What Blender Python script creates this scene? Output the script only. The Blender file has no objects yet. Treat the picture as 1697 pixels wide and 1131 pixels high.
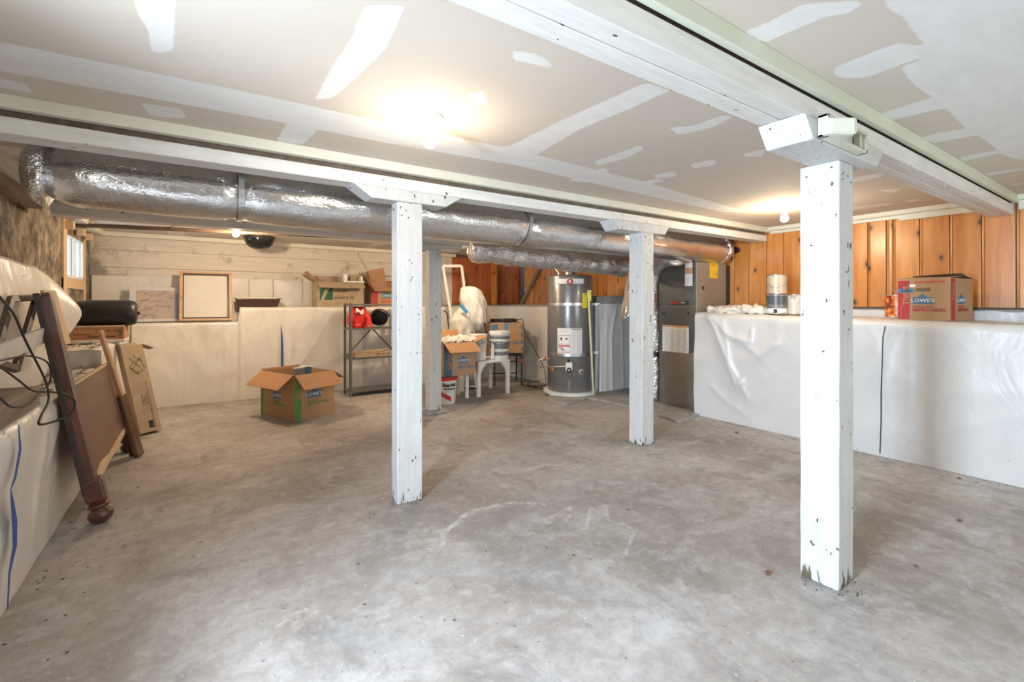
import bpy, math, random
import numpy as np
from mathutils import Vector, Matrix, noise
random.seed(7)
C = bpy.context.scene.collection
S = 1.2                      # eye height in metres; the room was measured in units of it
# ------------------------------------------------------------------ camera, world, light, exposure
FPX = 772.0; CX = 848.5; HY = 503.0
FW = (.5606, .8281); RT = (.8281, -.5606)
cam = bpy.data.cameras.new('camera'); camo = bpy.data.objects.new('camera', cam); C.objects.link(camo)
cam.sensor_width = 36; cam.lens = FPX/1697*36; cam.clip_start = .02
cam.shift_y = -(565.5-HY)/1697
camo.location = (0, 0, S); camo.rotation_euler = (math.pi/2, 0, -math.atan2(FW[0], FW[1]))
bpy.context.scene.camera = camo
w = bpy.data.worlds.new('sky'); bpy.context.scene.world = w; w.use_nodes = True
bg = w.node_tree.nodes['Background']; bg.inputs[0].default_value = (.72, .84, 1, 1); bg.inputs[1].default_value = 1.3
vs = bpy.context.scene.view_settings
vs.view_transform = 'Standard'; vs.look = 'None'; vs.gamma = 1; vs.exposure = 1.08; vs.use_curve_mapping = False
def area(name, loc, rot, sx, sy, power, col):
    l = bpy.data.lights.new(name, 'AREA'); l.shape = 'RECTANGLE'; l.size = sx; l.size_y = sy; l.energy = power; l.color = col
    o = bpy.data.objects.new(name, l); C.objects.link(o); o.location = loc; o.rotation_euler = rot; return o
# daylight through the open side door left of the camera, and through the openings behind the camera
area('daylight_side_door', (-1.42, .58, 1.30), (0, -math.pi/2+math.radians(22), 0), 1.0, .42, 104, (.72, .86, 1))
area('daylight_rear_opening', (3.2, -2.4, 1.35), (math.pi/2-math.radians(12), 0, 0), 1.7, .9, 15, (.93, 1.0, .90))
def bulb_light(loc, power):
    l = bpy.data.lights.new('bulb_light', 'POINT'); l.energy = power; l.color = (1, .76, .50); l.shadow_soft_size = .035
    o = bpy.data.objects.new('bulb_light', l); C.objects.link(o); o.location = loc
# ------------------------------------------------------------------ measuring helpers
def _d(px, py):
    u = (px-CX)/FPX; v = (HY-py)/FPX
    return FW[0]+RT[0]*u, FW[1]+RT[1]*u, v
def PY(px, py, Y):
    a, b, v = _d(px, py); t = Y/b; return Vector((a*t, Y, S+v*t))
def PX(px, py, X):
    a, b, v = _d(px, py); t = X/a; return Vector((X, b*t, S+v*t))
def PZ(px, py, Z):
    a, b, v = _d(px, py); t = (Z-S)/v; return Vector((a*t, b*t, Z))
def PD(px, py, D):
    a, b, v = _d(px, py); return Vector((a*D, b*D, S+v*D))
# ------------------------------------------------------------------ materials
def nodes(name):
    m = bpy.data.materials.new(name); m.use_nodes = True
    nt = m.node_tree; b = nt.nodes['Principled BSDF']; return m, nt, b
def N(nt, t, **k):
    n = nt.nodes.new(t)
    for a, b in k.items():
        if isinstance(a, str) and hasattr(n, a): setattr(n, a, b)
    return n
def ramp(nt, fac, stops, interp='LINEAR'):
    r = nt.nodes.new('ShaderNodeValToRGB'); r.color_ramp.interpolation = interp
    e = r.color_ramp.elements
    while len(e) < len(stops): e.new(.5)
    for i, (p, c) in enumerate(stops):
        e[i].position = p; e[i].color = (*c, 1) if len(c) == 3 else c
    nt.links.new(fac, r.inputs[0]); return r.outputs[0]
def mixc(nt, fac, a, b, mode='MIX'):
    n = nt.nodes.new('ShaderNodeMix'); n.data_type = 'RGBA'; n.blend_type = mode
    for sock, val in ((n.inputs[0], fac), (n.inputs[6], a), (n.inputs[7], b)):
        if isinstance(val, (int, float)): sock.default_value = val
        elif isinstance(val, tuple): sock.default_value = (*val, 1)
        else: nt.links.new(val, sock)
    return n.outputs[2]
def math_(nt, op, a, b=0.0, clamp=False):
    n = nt.nodes.new('ShaderNodeMath'); n.operation = op; n.use_clamp = clamp
    for i, v in enumerate((a, b)):
        if isinstance(v, (int, float)): n.inputs[i].default_value = v
        else: nt.links.new(v, n.inputs[i])
    return n.outputs[0]
def coord(nt, scale=(1, 1, 1), rnd=False):
    tc = nt.nodes.new('ShaderNodeTexCoord'); mp = nt.nodes.new('ShaderNodeMapping'); mp.inputs[3].default_value = scale
    nt.links.new(tc.outputs['Object'], mp.inputs[0])
    if rnd:
        oi = nt.nodes.new('ShaderNodeObjectInfo'); v = nt.nodes.new('ShaderNodeVectorMath'); v.operation = 'SCALE'
        v.inputs[0].default_value = (37, 23, 51); nt.links.new(oi.outputs['Random'], v.inputs[3]); nt.links.new(v.outputs[0], mp.inputs[1])
    return mp.outputs[0]
def noi(nt, co, scale, detail=4, rough=.6, dist=0):
    n = nt.nodes.new('ShaderNodeTexNoise'); n.inputs['Scale'].default_value = scale; n.inputs['Detail'].default_value = detail
    n.inputs['Roughness'].default_value = rough; n.inputs['Distortion'].default_value = dist
    nt.links.new(co, n.inputs['Vector']); return n.outputs[0]
def bump(nt, b, h, strength, dist=.01):
    n = nt.nodes.new('ShaderNodeBump'); n.inputs['Strength'].default_value = strength; n.inputs['Distance'].default_value = dist
    nt.links.new(h, n.inputs['Height']); nt.links.new(n.outputs[0], b.inputs['Normal'])
def mat(name, col, rough=.6, metal=0, var=.08, vs=4, speck=None, sscale=40, sthr=.7, stretch=(1, 1, 1), bmp=.1, bs=60, coat=0, rnd=False, spec=.5, trans=0, alpha=1):
    m, nt, b = nodes(name)
    co = coord(nt, stretch, rnd)
    d = tuple(max(0, c*(1-var)) for c in col); l = tuple(min(1, c*(1+var)) for c in col)
    c = ramp(nt, noi(nt, co, vs), [(.3, d), (.7, l)])
    if speck:
        f = ramp(nt, noi(nt, co, sscale, 3), [(sthr-.02, (0, 0, 0)), (sthr+.02, (1, 1, 1))])
        c = mixc(nt, f, c, speck)
    nt.links.new(c, b.inputs['Base Color'])
    b.inputs['Roughness'].default_value = rough; b.inputs['Metallic'].default_value = metal
    b.inputs['Coat Weight'].default_value = coat; b.inputs['Specular IOR Level'].default_value = spec
    b.inputs['Transmission Weight'].default_value = trans; b.inputs['Alpha'].default_value = alpha
    if bmp: bump(nt, b, noi(nt, co, bs, 3), bmp)
    return m
def paint_wood(name, col, dark=(.10, .07, .05), rot=True, along='z', chip=.69):
    m, nt, b = nodes(name)
    st = {'z': (14, 14, 1.2), 'x': (1.2, 14, 14)}[along]
    co = coord(nt, (1, 1, 1), True); cs = coord(nt, st, True)
    g = noi(nt, cs, 3, 4)
    c = ramp(nt, g, [(.25, tuple(x*.88 for x in col)), (.7, tuple(min(1, x*1.06) for x in col))])
    dirt = noi(nt, co, 3.0, 5, .7)
    c = mixc(nt, ramp(nt, dirt, [(.5, (0, 0, 0)), (.8, (.35, .35, .35))]), c, (.45, .40, .35))
    sp = noi(nt, coord(nt, (1, 1, .45) if along == 'z' else (.45, 1, 1), True), 38, 2, .5)
    f = ramp(nt, sp, [(chip, (0, 0, 0)), (chip+.03, (1, 1, 1))])
    c = mixc(nt, f, c, dark)
    if rot:
        tc = nt.nodes.new('ShaderNodeTexCoord'); sx = nt.nodes.new('ShaderNodeSeparateXYZ'); nt.links.new(tc.outputs['Object'], sx.inputs[0])
        hgt = ramp(nt, sx.outputs[2], [(.0, (1, 1, 1)), (.16, (0, 0, 0))])
        rn = noi(nt, coord(nt, (22, 22, 4), True), 1.2, 3)
        k = math_(nt, 'ADD', math_(nt, 'MULTIPLY', hgt, .26), rn)
        c = mixc(nt, ramp(nt, k, [(.74, (0, 0, 0)), (.80, (1, 1, 1))]), c, (.13, .10, .07))
    nt.links.new(c, b.inputs['Base Color']); b.inputs['Roughness'].default_value = .55
    bump(nt, b, math_(nt, 'ADD', g, math_(nt, 'MULTIPLY', f, -1.0)), .35, .004)
    return m
def wood(name, c1, c2, c3=None, along='z', knots=False, rough=.4, coat=.3, gs=1.0, kn=(.05, .02, .01)):
    m, nt, b = nodes(name)
    ax = {'x': (.10, 1, 1), 'y': (1, .10, 1), 'z': (1, 1, .10)}[along]
    co = coord(nt, ax, True)
    f1 = noi(nt, co, 9*gs, 3, .5, 1.2)
    f2 = noi(nt, coord(nt, tuple(a if a < 1 else 2.5 for a in ax), True), 60*gs, 3, .6)
    f = math_(nt, 'ADD', math_(nt, 'MULTIPLY', f1, .75), math_(nt, 'MULTIPLY', f2, .25))
    c = ramp(nt, f, [(.3, c1), (.5, c2), (.72, c3 or c1)])
    if knots:
        v = nt.nodes.new('ShaderNodeTexVoronoi'); v.inputs['Scale'].default_value = 1.0; v.voronoi_dimensions = '2D'
        kc = nt.nodes.new('ShaderNodeSeparateXYZ'); nt.links.new(coord(nt, (4.6, 4.6, 2.5), True), kc.inputs[0])
        kv = nt.nodes.new('ShaderNodeCombineXYZ'); nt.links.new(math_(nt, 'ADD', kc.outputs[0], kc.outputs[1]), kv.inputs[0]); nt.links.new(kc.outputs[2], kv.inputs[1])
        nt.links.new(kv.outputs[0], v.inputs['Vector'])
        k = math_(nt, 'ADD', v.outputs['Distance'], math_(nt, 'MULTIPLY', f2, .05))
        c = mixc(nt, ramp(nt, k, [(.045, (1, 1, 1)), (.07, (.75, .75, .75)), (.11, (.22, .22, .22)), (.2, (0, 0, 0))]), c, kn)
        blot = noi(nt, coord(nt, (1, 1, .5), True), 2.2, 2)
        c = mixc(nt, ramp(nt, blot, [(.5, (0, 0, 0)), (.8, (.45, .45, .45))]), c, c1)
    nt.links.new(c, b.inputs['Base Color']); b.inputs['Roughness'].default_value = rough; b.inputs['Coat Weight'].default_value = coat
    b.inputs['Coat Roughness'].default_value = .25
    bump(nt, b, f2, .08, .003); return m
def foil(name, tint=(.90, .90, .91), wr=.5):
    m, nt, b = nodes(name)
    co = coord(nt)
    b.inputs['Metallic'].default_value = 1; b.inputs['Roughness'].default_value = .22
    big = noi(nt, coord(nt, (1, 1.6, 1.6)), 7, 4, .62, .8)
    c = ramp(nt, noi(nt, co, 30, 4, .7), [(.3, tuple(x*.78 for x in tint)), (.7, tint)])
    nt.links.new(c, b.inputs['Base Color'])
    v = nt.nodes.new('ShaderNodeTexVoronoi'); v.feature = 'DISTANCE_TO_EDGE'; v.inputs['Scale'].default_value = 19
    mp = noi(nt, co, 3, 2)
    nt.links.new(coord(nt, (1, 1.3, 1.3)), v.inputs['Vector'])
    # reinforcing scrim: two crossed families of fine threads
    sep = nt.nodes.new('ShaderNodeSeparateXYZ'); nt.links.new(co, sep.inputs[0])
    a = math_(nt, 'SINE', math_(nt, 'MULTIPLY', math_(nt, 'ADD', sep.outputs[0], math_(nt, 'MULTIPLY', sep.outputs[2], 1.4)), 310))
    d = math_(nt, 'SINE', math_(nt, 'MULTIPLY', math_(nt, 'SUBTRACT', sep.outputs[0], math_(nt, 'MULTIPLY', sep.outputs[2], 1.4)), 310))
    thr = math_(nt, 'ADD', math_(nt, 'GREATER_THAN', a, .86), math_(nt, 'GREATER_THAN', d, .86))
    h = math_(nt, 'ADD', math_(nt, 'MULTIPLY', big, 1.9*wr), math_(nt, 'ADD', math_(nt, 'MULTIPLY', thr, .035), math_(nt, 'MULTIPLY', ramp(nt, v.outputs[0], [(0, (0, 0, 0)), (.12, (1, 1, 1))]), .12*wr)))
    bump(nt, b, h, .55, .012); return m

M = {}
M['white_paint'] = paint_wood('white_paint_wood', (.60, .605, .60), chip=.69)
M['white_paint_x'] = paint_wood('white_paint_beam', (.77, .755, .72), rot=False, along='x', chip=.71)
M['trim'] = mat('cream_trim', (.70, .68, .58), .45, var=.04, bmp=.03)
M['trim_green_lit'] = mat('cream_trim_green_lit', (.66, .68, .55), .45, var=.04, bmp=.03)  # cream trim with the greenish garden light tinted into its colour
M['beam_dark'] = mat('bare_dark_wood', (.16, .12, .09), .8, var=.3, vs=20)
M['old_wood'] = wood('old_brown_wood', (.17, .12, .085), (.30, .22, .16), (.40, .31, .23), 'y', rough=.75, coat=0)
M['raw_wood'] = wood('raw_pale_wood', (.50, .34, .20), (.68, .50, .32), (.60, .42, .26), 'z', rough=.7, coat=0)
M['pine'] = wood('knotty_pine_orange', (.46, .155, .028), (.62, .25, .055), (.74, .36, .11), 'z', True, .33, .4)
M['pine_red'] = wood('knotty_pine_red', (.32, .085, .03), (.46, .14, .05), (.55, .20, .08), 'z', True, .4, .3)
M['ply'] = wood('brown_plywood', (.20, .13, .08), (.28, .19, .12), (.34, .24, .15), 'z', True, .6, 0)
M['mahogany'] = wood('mahogany', (.060, .016, .010), (.115, .036, .022), (.16, .058, .036), 'z', rough=.32, coat=.4)
M['mahogany_panel'] = wood('walnut_veneer_panel', (.085, .038, .022), (.14, .068, .040), (.19, .098, .060), 'y', rough=.5, coat=.12, gs=.5)
M['black_wood'] = mat('dark_frame', (.045, .028, .022), .45, var=.3, vs=20)
M['frame_tan'] = wood('tan_frame', (.40, .22, .12), (.52, .31, .18), (.58, .37, .23), 'x', rough=.5, coat=.1)
def sheeting(name, col, dirt, amt):
    m, nt, b = nodes(name)
    co = coord(nt)
    c = ramp(nt, noi(nt, co, 2.5), [(.3, tuple(x*.95 for x in col)), (.7, tuple(min(1, x*1.03) for x in col))])
    f = noi(nt, coord(nt, (1, 1, .6)), 3.2, 5, .65, .5)
    c = mixc(nt, ramp(nt, f, [(.62-amt, (0, 0, 0)), (.85-amt, (.55, .55, .55))]), c, dirt)
    c = mixc(nt, ramp(nt, noi(nt, co, 42, 2, .5), [(.745, (0, 0, 0)), (.765, (.7, .7, .7))]), c, (.25, .2, .16))
    nt.links.new(c, b.inputs['Base Color']); b.inputs['Roughness'].default_value = .36; b.inputs['Specular IOR Level'].default_value = .6
    w1 = math_(nt, 'ABSOLUTE', math_(nt, 'SUBTRACT', noi(nt, coord(nt, (1, 1, .55)), 4.5 if amt < .05 else 3.2, 3, .5, .8), .5))
    w2 = math_(nt, 'ABSOLUTE', math_(nt, 'SUBTRACT', noi(nt, coord(nt, (1, 1, .8)), 13, 3, .6, .8), .5))
    h = math_(nt, 'ADD', math_(nt, 'MULTIPLY', w1, 2.2), math_(nt, 'MULTIPLY', w2, .30))
    bump(nt, b, h, .5 if amt > .05 else .26, .018); return m
M['sheet'] = sheeting('white_plastic_sheeting', (.66, .667, .675), (.56, .49, .42), .02)
M['sheet_warm'] = sheeting('dusty_plastic_sheeting', (.74, .71, .66), (.50, .42, .33), .07)
M['_a'] = mat('white_plastic_sheeting', (.80, .80, .79), .38, var=.035, vs=2.5, speck=(.50, .43, .34), sscale=9, sthr=.75, bmp=.12, bs=14, spec=.55)
M['_b'] = mat('dusty_plastic_sheeting', (.78, .74, .68), .36, var=.08, vs=3, speck=(.52, .42, .31), sscale=7, sthr=.70, bmp=.16, bs=16, spec=.5)
M['conc_grey'] = mat('grey_concrete', (.34, .33, .32), .9, var=.25, vs=12, bmp=.5, bs=40)
M['conc_white'] = mat('whitewashed_concrete', (.66, .61, .54), .8, var=.12, vs=5, speck=(.26, .20, .15), sscale=26, sthr=.70, bmp=.3, bs=30)
M['foil'] = foil('foil_insulation')
M['foil_crumple'] = foil('crumpled_foil', wr=2.4)
M['galv'] = mat('galvanised_strap', (.62, .64, .66), .35, 1, var=.15, vs=30)
M['steel_grey'] = mat('grey_painted_steel', (.155, .15, .14), .45, .3, var=.15, vs=20, bmp=.05)
M['heater'] = mat('heater_grey_enamel', (.20, .20, .205), .28, .35, var=.03, coat=.3, bmp=0)
M['furn_dark'] = mat('furnace_charcoal', (.085, .092, .095), .38, .25, var=.05, bmp=0)
M['furn_tan'] = mat('furnace_taupe_metal', (.33, .30, .25), .40, .35, var=.05, bmp=0)
M['furn_low'] = mat('sheet_metal_plenum', (.27, .255, .235), .35, .7, var=.12, vs=5, bmp=.05)
M['black'] = mat('black_plastic', (.018, .018, .018), .4, var=.2, bmp=.05)
M['black_gloss'] = mat('black_gloss', (.012, .012, .013), .15, var=.1, bmp=0)
M['rubber'] = mat('black_cable', (.02, .018, .017), .55, bmp=0)
M['white_plastic'] = mat('white_plastic', (.80, .80, .79), .35, var=.02, bmp=0)
M['ivory'] = mat('ivory_plastic', (.64, .63, .52), .35, var=.02, bmp=0)
M['white_enamel'] = mat('white_enamel', (.82, .81, .78), .4, var=.04, bmp=.03)
M['paper'] = mat('paper_white', (.82, .82, .82), .6, var=.02, bmp=0)
M['grey_print'] = mat('grey_print', (.42, .42, .43), .7, var=.1, vs=60, bmp=0)
M['light_print'] = mat('light_grey_print', (.62, .62, .63), .7, var=.1, vs=60, bmp=0)
M['black_print'] = mat('black_print', (.03, .03, .03), .7, bmp=0)
M['red_print'] = mat('red_print', (.55, .05, .04), .6, bmp=0)
M['red_stripe'] = mat('dark_red_print', (.42, .045, .05), .7, var=.06, bmp=0)
M['blue_print'] = mat('blue_print', (.075, .17, .28), .7, var=.06, bmp=0)
M['blue_tape'] = mat('blue_tape', (.06, .22, .50), .6, var=.06, bmp=.05)
M['navy'] = mat('deep_blue_plastic', (.02, .08, .32), .4, bmp=0)
M['green_print'] = mat('green_print', (.12, .29, .07), .7, var=.06, bmp=0)
M['dkgreen_print'] = mat('dark_green_print', (.02, .12, .06), .7, bmp=0)
M['orange_print'] = mat('orange_print', (.72, .25, .05), .6, bmp=0)
M['pinkish'] = mat('salmon_print', (.62, .32, .20), .7, bmp=0)
M['yellow'] = mat('yellow_tag', (.80, .72, .05), .5, var=.03, bmp=0)
M['yellow2'] = mat('amber_tag', (.85, .58, .03), .5, var=.03, bmp=0)
M['cardboard'] = mat('brown_cardboard', (.44, .275, .155), .85, var=.05, vs=6, stretch=(1, 1, 1), bmp=.05, bs=120)
M['cardboard_in'] = mat('cardboard_inner', (.40, .22, .115), .85, var=.05, vs=6, bmp=.05, bs=120)
M['cardboard_old'] = mat('weathered_cardboard', (.42, .32, .22), .9, var=.12, vs=7, speck=(.25, .18, .11), sscale=20, sthr=.72, bmp=.1)
M['cardboard_org'] = mat('orange_brown_cardboard', (.43, .20, .10), .85, var=.08, vs=6, bmp=.05)
M['cardboard_tape'] = mat('glossy_parcel_tape', (.40, .26, .14), .3, var=.05, bmp=0)
M['red_cloth'] = mat('red_bag', (.78, .03, .02), .5, var=.08, bmp=.1, bs=30)
M['thin_plastic'] = mat('cloudy_plastic_bag', (.84, .82, .78), .28, var=.06, vs=9, bmp=.8, bs=26, spec=.6, alpha=.66)
M['clear_bag'] = mat('clear_plastic', (.82, .82, .82), .18, var=.04, bmp=.6, bs=28, alpha=.45)
M['clear_thin'] = mat('clear_print_wrap', (.82, .82, .82), .15, var=.04, bmp=.5, bs=28, alpha=.16)
M['pale_yellow'] = mat('pale_yellow_pvc', (.74, .70, .48), .4, var=.03, bmp=0)
M['brass'] = mat('brass', (.60, .45, .20), .3, 1, bmp=0)
M['copper_pipe'] = mat('dark_iron_pipe', (.11, .075, .055), .6, .4, var=.2, vs=15, bmp=.1)
M['brown_plastic'] = mat('dark_brown_plastic', (.060, .032, .024), .4, var=.08, bmp=0)
M['kraft'] = mat('brown_kraft_backing', (.38, .26, .17), .8, var=.15, vs=12, bmp=.4, bs=20)
M['grey_band'] = mat('dark_grey_label', (.20, .21, .22), .4, .1, var=.05, bmp=0)
M['can_tan'] = mat('taupe_can_label', (.50, .42, .33), .35, .1, var=.10, vs=6, bmp=0)
M['can_dark'] = mat('slate_can_label', (.09, .11, .13), .35, .1, var=.05, bmp=0)
M['can_metal'] = mat('tin', (.55, .55, .54), .35, .9, var=.1, bmp=0)
M['can_spill'] = mat('paint_spattered_can', (.62, .58, .53), .45, .1, var=.1, vs=10, speck=(.36, .31, .27), sscale=9, sthr=.55, bmp=.1)
M['leaf'] = mat('dry_leaf', (.22, .11, .055), .8, var=.3, vs=60, bmp=.1)
M['chip'] = mat('dark_grit', (.13, .10, .075), .9, var=.4, vs=80, bmp=0)
M['rust_red'] = mat('red_rubber', (.45, .05, .04), .5, bmp=0)
M['bronze'] = mat('brown_bronze_shell', (.22, .16, .12), .35, .4, var=.1, bmp=0)
M['glass_grey'] = mat('dusty_glass', (.62, .59, .54), .55, var=.04, bmp=0)
# drywall with joint compound (attribute "mud" holds where compound was spread)
def drywall():
    m, nt, b = nodes('drywall_with_joint_compound')
    at = nt.nodes.new('ShaderNodeAttribute'); at.attribute_name = 'mud'
    co = coord(nt)
    base = ramp(nt, noi(nt, co, 1.1, 3), [(.3, (.59, .52, .45)), (.7, (.635, .57, .495))])
    mud = ramp(nt, noi(nt, coord(nt, (1, 3, 1)), 5, 4), [(.3, (.73, .715, .695)), (.7, (.79, .785, .775))])
    k = math_(nt, 'ADD', at.outputs['Fac'], math_(nt, 'MULTIPLY', math_(nt, 'SUBTRACT', noi(nt, co, 26, 5, .7), .5), .55))
    f = ramp(nt, k, [(.42, (0, 0, 0)), (.60, (.92, .92, .92))])
    c = mixc(nt, f, base, mud)
    nt.links.new(c, b.inputs['Base Color']); b.inputs['Roughness'].default_value = .85
    bump(nt, b, math_(nt, 'ADD', f, noi(nt, co, 40, 3)), .12, .003); return m
M['drywall'] = drywall()
def concrete_floor():
    m, nt, b = nodes('worn_concrete_floor')
    co = coord(nt)
    at = nt.nodes.new('ShaderNodeAttribute'); at.attribute_name = 'mark'
    sx = nt.nodes.new('ShaderNodeSeparateColor'); nt.links.new(at.outputs['Color'], sx.inputs[0])
    f = noi(nt, coord(nt, (1, .8, 1)), .8, 8, .66, .4)
    c = ramp(nt, f, [(.32, (.21, .182, .162)), (.45, (.32, .29, .268)), (.56, (.41, .385, .37)), (.68, (.51, .505, .505))])
    g = noi(nt, coord(nt, (.8, 1.5, 1)), 2.6, 8, .72, .6)
    c = mixc(nt, ramp(nt, g, [(.50, (0, 0, 0)), (.68, (.42, .42, .42))]), c, (.58, .60, .63))
    g2 = noi(nt, coord(nt, (1.7, .8, 1)), 2.3, 8, .74, .5)
    c = mixc(nt, ramp(nt, g2, [(.53, (0, 0, 0)), (.66, (.62, .62, .62))]), c, (.19, .175, .165))
    g3 = noi(nt, coord(nt, (1, .35, 1)), 7, 6, .7, .3)
    c = mixc(nt, ramp(nt, g3, [(.60, (0, 0, 0)), (.70, (.22, .22, .22))]), c, (.60, .59, .585))
    g4 = noi(nt, co, 15, 6, .75, .4)
    c = mixc(nt, ramp(nt, g4, [(.40, (.34, .34, .34)), (.52, (0, 0, 0))]), c, (.24, .22, .21))
    c = mixc(nt, ramp(nt, g4, [(.54, (0, 0, 0)), (.68, (.30, .30, .30))]), c, (.62, .63, .65))
    sp = noi(nt, co, 46, 2, .5)
    c = mixc(nt, ramp(nt, sp, [(.70, (0, 0, 0)), (.74, (.6, .6, .6))]), c, (.66, .65, .63))
    sp2 = noi(nt, coord(nt, (1.3, 1, 1)), 31, 3, .6)
    c = mixc(nt, ramp(nt, sp2, [(.29, (.7, .7, .7)), (.33, (0, 0, 0))]), c, (.14, .11, .09))
    wob = math_(nt, 'MULTIPLY', math_(nt, 'SUBTRACT', noi(nt, co, 22, 5, .75), .5), .9)
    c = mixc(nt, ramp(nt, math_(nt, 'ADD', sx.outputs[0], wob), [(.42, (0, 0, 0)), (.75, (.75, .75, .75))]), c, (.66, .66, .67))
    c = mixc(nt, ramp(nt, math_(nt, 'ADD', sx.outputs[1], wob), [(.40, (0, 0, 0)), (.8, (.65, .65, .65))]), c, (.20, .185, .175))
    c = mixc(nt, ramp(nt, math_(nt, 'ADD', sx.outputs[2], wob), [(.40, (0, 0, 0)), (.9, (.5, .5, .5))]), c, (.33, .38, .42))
    nt.links.new(c, b.inputs['Base Color'])
    nt.links.new(ramp(nt, g, [(.3, (.72, .72, .72)), (.7, (.52, .52, .52))]), b.inputs['Roughness'])
    bump(nt, b, math_(nt, 'ADD', f, math_(nt, 'MULTIPLY', noi(nt, co, 60, 4, .7), .25)), .25, .01); return m
M['floor'] = concrete_floor()
def rough_wall():
    m, nt, b = nodes('rough_bare_concrete')
    co = coord(nt)
    f = noi(nt, co, 5, 8, .75)
    c = ramp(nt, f, [(.36, (.09, .07, .055)), (.5, (.33, .27, .21)), (.62, (.62, .52, .40))])
    f2 = noi(nt, coord(nt, (1, 1, .7)), 22, 6, .75)
    c = mixc(nt, ramp(nt, f2, [(.60, (0, 0, 0)), (.68, (.8, .8, .8))]), c, (.07, .05, .04))
    nt.links.new(c, b.inputs['Base Color']); b.inputs['Roughness'].default_value = .95
    bump(nt, b, math_(nt, 'ADD', f, f2), 1.0, .035); return m
M['rough_wall'] = rough_wall()
def plank_white():
    m, nt, b = nodes('painted_board_wall')
    co = coord(nt, (1, 1, 1), True)
    c = ramp(nt, noi(nt, coord(nt, (.5, 1, 6), True), 6, 4), [(.3, (.60, .54, .47)), (.7, (.70, .65, .58))])
    dirt = noi(nt, coord(nt, (1, 1, 1)), 3.2, 6, .75)
    tc = nt.nodes.new('ShaderNodeTexCoord'); sx = nt.nodes.new('ShaderNodeSeparateXYZ'); nt.links.new(tc.outputs['Object'], sx.inputs[0])
    corner = ramp(nt, math_(nt, 'ADD', sx.outputs[0], 1.1), [(.0, (1, 1, 1)), (.55, (0, 0, 0))])
    k = math_(nt, 'ADD', dirt, math_(nt, 'MULTIPLY', corner, .22))
    c = mixc(nt, ramp(nt, k, [(.58, (0, 0, 0)), (.72, (.65, .65, .65))]), c, (.13, .115, .10))
    sp = noi(nt, co, 30, 2, .5)
    c = mixc(nt, ramp(nt, sp, [(.72, (0, 0, 0)), (.75, (1, 1, 1))]), c, (.12, .09, .07))
    nt.links.new(c, b.inputs['Base Color']); b.inputs['Roughness'].default_value = .75
    bump(nt, b, dirt, .2, .006); return m
M['plank_white'] = plank_white()
def poster_mat():
    m, nt, b = nodes('faded_print')
    co = coord(nt)
    f = noi(nt, coord(nt, (1, 1, 2.2)), 11, 6, .7, .6)
    c = ramp(nt, f, [(.28, (.05, .045, .05)), (.42, (.28, .20, .24)), (.52, (.55, .40, .25)), (.62, (.34, .28, .36)), (.75, (.62, .50, .38))])
    nt.links.new(c, b.inputs['Base Color']); b.inputs['Roughness'].default_value = .35; return m
M['poster'] = poster_mat()
def flame_label():
    m, nt, b = nodes('orange_label')
    f = noi(nt, coord(nt), 22, 3, .5)
    nt.links.new(ramp(nt, f, [(.34, (.04, .01, .01)), (.46, (.35, .04, .01)), (.58, (.75, .25, .03)), (.7, (.85, .55, .15))]), b.inputs['Base Color'])
    b.inputs['Roughness'].default_value = .35; return m
M['flame_label'] = flame_label()
def emis():
    m, nt, b = nodes('lit_bulb_glass')
    b.inputs['Base Color'].default_value = (1, .95, .85, 1); b.inputs['Emission Color'].default_value = (1, .88, .68, 1); b.inputs['Emission Strength'].default_value = 14; return m
M['bulb'] = emis()
def glass():
    m, nt, b = nodes('window_glass')
    b.inputs['Base Color'].default_value = (.95, 1, .99, 1); b.inputs['Roughness'].default_value = .05; b.inputs['Transmission Weight'].default_value = 1; b.inputs['IOR'].default_value = 1.01; return m
M['glass'] = glass()

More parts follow.
